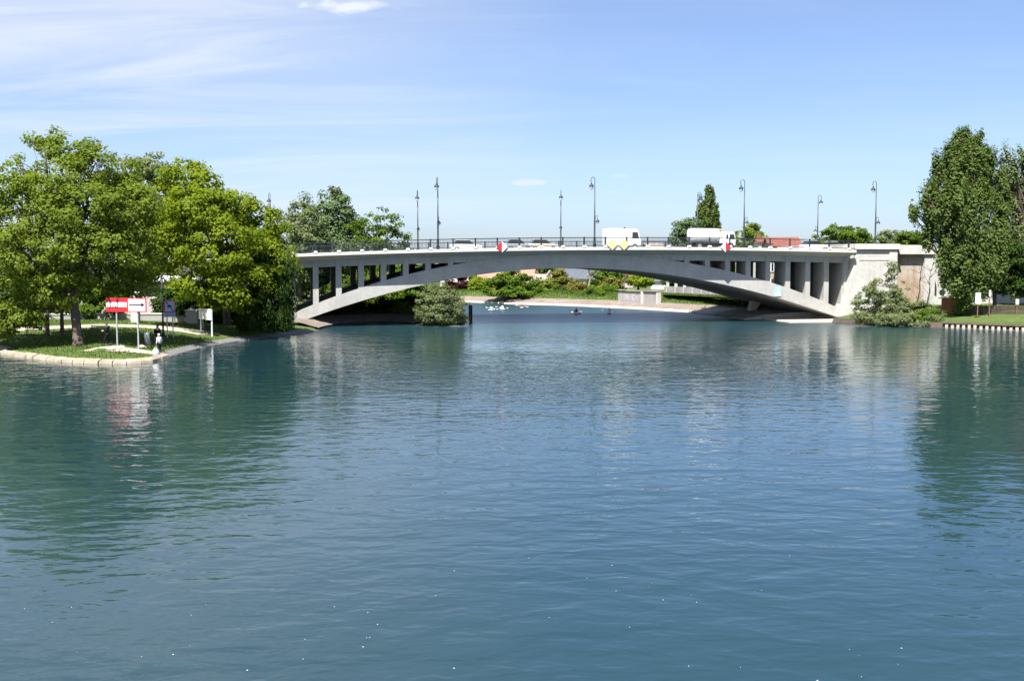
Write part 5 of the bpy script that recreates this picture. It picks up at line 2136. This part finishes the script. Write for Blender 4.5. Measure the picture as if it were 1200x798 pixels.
# hedge-like garden shrubs along the top of the far bank
rh = np.random.default_rng(78)
shr = ['leftmost garden shrub beside the purple tree', 'garden shrub just right of the bright yellow green tree', 'garden shrub behind the large round quay tree',
       'garden shrub between the round quay tree and the cream gable', 'garden shrub below the cream gable', 'garden shrub below the small mauve house',
       'garden shrub left of the pollarded tree', 'garden shrub right of the pollarded tree', 'garden shrub under the tall dull green tree', 'garden shrub next to the yellowish tree']
for i, lab in enumerate(shr):
    px = 548 + i * 18.5 + rh.uniform(-3, 3)
    Y = float(np.interp(px, [540, 600, 660, 740], [214, 203, 197, 186])) + 2
    py = 343.5 + rh.uniform(-2, 1.5)
    w_ = rh.uniform(8, 12)
    tree('garden_shrub', lab, (at(px, py, Y).x, Y, GZ), Y, [(px - w_ * 0.5, py, w_ * 0.7, 6), (px + w_ * 0.5, py - 1, w_ * 0.7, 6.5), (px, py - 4, w_ * 0.6, 5)],
         ['mid', 'dark', 'olive', 'fresh', 'mid'][i % 5], 2600, 0.36, 0.6, 0.08, 600 + i, cat='shrub', group='shrubs along the far bank', fork=0.1)
# thin bushes along the far grass slope
rb = np.random.default_rng(77)
for i, (px, lf, lab) in enumerate(((622, 'dark', 'dark low bush on the far slope right of the large round tree'), (668, 'mid', 'small bush on the far slope below the mauve house'),
                                   (690, 'dark', 'dark bush on the far slope below the pale tree'), (707, 'mid', 'low bush on the far slope left of the yellowish tree'),
                                   (776, 'fresh', 'bright bush at the right end of the graffiti wall'), (733, 'mid', 'bush hanging at the left end of the graffiti wall'))):
    Y = float(np.interp(px, [600, 660, 740, 800], [199, 193, 180, 168]))
    py = {776: 352.5, 733: 350}.get(px, 346)
    tree('slope_bush', lab, (at(px, py, Y).x, Y, 1.55 if px != 733 else 1.2), Y, [(px - 3, py, 6, 4), (px + 4, py + 1, 6, 4), (px, py - 3, 5, 3.5)], lf, 1200, 0.32, 0.5, 0.06, 200 + i, cat='bush', fork=0.1)


def poplar(name, label, base, Y, plumes, leaf, n, size, trunk_r, seed, extra=2):
    """every bough is broken into several narrow upright plumes"""
    rp_ = np.random.default_rng(seed + 900)
    out = []
    for p in plumes:
        px, py, rx, ry = p[:4]
        dy = p[4] if len(p) > 4 else rp_.normal() * rx * Y / F * 0.5
        out.append((px, py, rx * 0.72, ry, dy))
        for q in range(extra):
            ox = rp_.uniform(-0.95, 0.95) * rx
            out.append((px + ox, py + rp_.uniform(-0.55, 0.45) * ry, rx * rp_.uniform(0.28, 0.45), ry * rp_.uniform(0.4, 0.62), dy + rp_.uniform(-1, 0.6) * rx * Y / F))
    return tree(name, label, base, Y, out, leaf, n, size, 0.42, trunk_r, seed, per=34, vert=2.0, squash=1.0, up=0.7, fork=0.12, shell=0.45, depth=1.0)


poplar('poplar', 'pointed dark poplar on the skyline behind the tank truck', (at(832, 300, 245).x, 245, GZ), 245, [
    (832, 235, 7, 22), (822, 248, 7, 20), (828, 262, 9, 24), (838, 255, 7, 24), (842, 270, 5, 18), (818, 272, 7, 16), (830, 285, 14, 16), (825, 270, 12, 22), (836, 275, 11, 22)], 'poplar', 20000, 0.42, 0.3, 301, 1)
rbz = right_z(at(1130, 372, 125).x, 125)
poplar('poplar', 'huge dense poplar with many upright boughs on the right bank', (at(1130, 372, 125).x, 125, rbz), 125, [
    (1132, 178, 14, 25, 0), (1147, 176, 13, 26, 0.5), (1118, 177, 12, 25, 0.5), (1138, 190, 16, 30, 0.0), (1122, 195, 15, 30, 0), (1108, 205, 12, 34, 0), (1125, 215, 14, 40, -1.5), (1143, 215, 13, 42, -1), (1160, 210, 12, 38, 0), (1095, 220, 10, 34, 1),
    (1172, 232, 12, 36, 1), (1090, 255, 12, 36, 0), (1110, 260, 15, 46, -2.0), (1132, 265, 17, 48, -2.8), (1152, 262, 16, 46, -2.2), (1172, 270, 14, 42, -0.5), (1074, 258, 6, 18, 0.5), (1088, 275, 9, 20, 0.3),
    (1109, 306, 14, 32, -1.2), (1122, 312, 18, 34, -2.5), (1146, 310, 18, 34, -2.5), (1168, 305, 16, 32, -1.5), (1118, 330, 14, 18, -1.5), (1135, 338, 18, 20, -2.0), (1155, 328, 16, 20, -1.5), (1128, 358, 10, 16, -0.5)],
    'poplar', 72000, 0.27, 0.45, 302)
poplar('poplar', 'paler grey poplar cut by the right frame edge', (at(1205, 372, 134).x, 134, right_z(at(1205, 372, 134).x, 134)), 134, [
    (1176, 195, 6, 22), (1185, 205, 8, 26), (1197, 195, 8, 28), (1210, 190, 10, 34), (1190, 240, 13, 36), (1208, 240, 14, 44), (1185, 280, 13, 36), (1203, 290, 16, 40), (1195, 320, 16, 30), (1225, 260, 16, 60)],
    'grey', 24000, 0.30, 0.4, 303)
for i, (px, Y, lab) in enumerate(((1165, 128, 'dark tree in shade behind the white panels on the right bank'), (1205, 127, 'dark low boughed tree at the right frame edge'))):
    b_ = at(px, 372, Y)
    tree('shade_tree', lab, (b_.x, Y, right_z(b_.x, Y)), Y, [(px - 10, 322, 26, 18), (px + 14, 318, 26, 18), (px, 300, 30, 20), (px, 335, 22, 10)], 'dark', 7000, 0.3, 0.7, 0.22, 330 + i, fork=0.35)
b_ = at(1050, 380, 124)
tree('willow_bush', 'large grey green willow bush in front of the right abutment', (b_.x, 124.5, 0.6), 124.5, [
    (1044, 318, 8, 12, 0, 0.7), (1033, 330, 12, 10, 0, 0.7), (1018, 344, 15, 12, 0, 0.7), (1040, 345, 16, 13), (1057, 342, 9, 18, 0, 0.8), (1008, 360, 10, 14, 0, 0.7), (1045, 362, 26, 15), (1072, 365, 24, 13), (1092, 368, 14, 10), (1010, 372, 12, 8, -1.2), (1040, 375, 24, 8, -1.8), (1070, 376, 30, 8, -2.2), (1092, 377, 14, 6, -2.6)], 'grey', 22000, 0.25, 0.5, 0.12, 340,
    cat='bush', slim=0.5, fork=0.1)
b_ = at(1088, 378, 123)
tree('bush', 'fresher green bush at the water at the right end of the willow bush', (b_.x, 123.2, 0.6), 123.2, [(1085, 366, 14, 9), (1096, 370, 10, 8), (1075, 372, 14, 8), (1090, 376, 16, 5)], 'mid', 4000, 0.24, 0.5, 0.08, 341, cat='bush', fork=0.1)

# bare leaning saplings on the abutment
for i, (px, top, lab) in enumerate(((1088, 318, 'bare leaning sapling against the stained return wall'), (1078, 310, 'bare twiggy sapling in front of the abutment pilaster'))):
    rg = np.random.default_rng(400 + i)
    Y = 129.0
    b_ = at(px - 4, 372, Y)
    mb = MB()
    z0 = 1.2
    tp_ = at(px + 3, top, Y) - Vector((b_.x, Y, z0))
    pts = limb(mb, (0, 0, -0.3), tp_, 0.09, 0.02, rg, 0.05, 7)
    for q in range(16):
        a = pts[rg.integers(2, 7)]
        limb(mb, a, a + Vector((rg.normal() * 0.7, rg.normal() * 0.5, 0.5 + rg.random())), 0.025, 0.008, rg, 0.08, 4)
    o = mb.build('bare_sapling', M['bark'], smooth=True)
    o.location = (b_.x, Y, z0)
    tag(o, lab, 'sapling')

# bare pale tree on the far bank
rg = np.random.default_rng(410)
b_ = at(690, 346, 204)
mb = MB()
pts = limb(mb, (0, 0, -0.3), (0.3, 0, 3.6), 0.28, 0.14, rg, 0.03, 6)
for q in range(26):
    a = pts[rg.integers(3, 6)]
    e_ = a + Vector((rg.normal() * 1.1, rg.normal() * 0.9, 0.8 + rg.random() * 1.2))
    limb(mb, a, e_, 0.09, 0.03, rg, 0.08, 4)
o = mb.build('pollard_tree', M['palebark'], smooth=True)
o.location = (b_.x, 204, GZ)
tag(o, 'bare pollarded pale tree in front of the slate roofed house', 'tree')

# ------------------------------------------------------------------ grass blades (ground cover)
rg = np.random.default_rng(500)


def grass(name, label, pts, zf, n_h=0.16):
    n = len(pts)
    P = np.column_stack([pts, [zf(x, y) for x, y in pts]])
    P[:, 2] += n_h * 0.4
    Nn = rg.normal(size=(n, 3)) * np.array([1, 1, 0.15])
    o = leaf_mesh(name, P, Nn, n_h * (0.7 + 0.8 * rg.random(n)), rg.random(n), LEAF['blade'], None, 0.28, np.array([[0, 0, 1.0]]).repeat(n, 0), rg)
    tag(o, label, 'grass', kind='stuff')


P = np.column_stack([rg.uniform(-60, -20, 30000), rg.uniform(77, 108, 30000)])
P = P[in_poly(np.vstack([left_shore, [(-900, 400), (-900, 80)]]), P)]
dsh = dist_to(left_shore, P)
P = P[(dsh > 0.75) & (dist_to(pp, P) > 2.0) & (np.linalg.norm((P - np.array(pc.xy)) / np.array([3.0, 1.4]), axis=1) > 1)]
hz = dict()
zl = lawn_h(dist_to(left_shore, P))
itz = iter(zl)
grass('grass_blades', 'short grass covering the left park lawn', P, lambda x, y: next(itz))

# rough weeds on the far grass slope and along its foot
seg_f = np.r_[0, np.cumsum(np.linalg.norm(np.diff(far_l, axis=0), axis=1))]
nW = 26000
sa = rg.uniform(seg_f[-1] - 175, seg_f[-1], nW)
offw = 3.3 + 8.5 * rg.random(nW) ** 0.8
ix = np.clip(np.searchsorted(seg_f, sa), 1, len(seg_f) - 1)
tt = ((sa - seg_f[ix - 1]) / (seg_f[ix] - seg_f[ix - 1]))[:, None]
base_p = far_l[ix - 1] * (1 - tt) + far_l[ix] * tt + fl_n[ix] * offw[:, None]
zw = np.interp(offw, [3.3, 5.0, 7.0, 9.5, 14.0], [0.96, 1.35, 1.75, 1.95, 2.0])
itw = iter(zw)
grass('slope_weeds', 'rough grass and weeds on the far bank slope', base_p, lambda x, y: next(itw), 0.34)

# pale specks of pollen and petals drifting on the near water
nS = 70
cl_ = rg.normal(size=(nS, 2)) * np.array([3.0, 1.6]) + np.array([[-6, 21], [2, 24], [-3, 18], [5, 19], [-9, 17]])[rg.integers(0, 5, nS)]
Pn = np.column_stack([cl_, np.full(nS, 0.012)])
Nn_ = np.tile([0.0, 0.0, 1.0], (nS, 1)) + rg.normal(size=(nS, 3)) * 0.05
me_o = leaf_mesh('floating_specks', Pn, Nn_, 0.014 + 0.02 * rg.random(nS), rg.random(nS), M['whitecloth'], None, 0.9, None, rg)
tag(me_o, 'pale specks of pollen drifting on the near water', 'specks', kind='stuff')
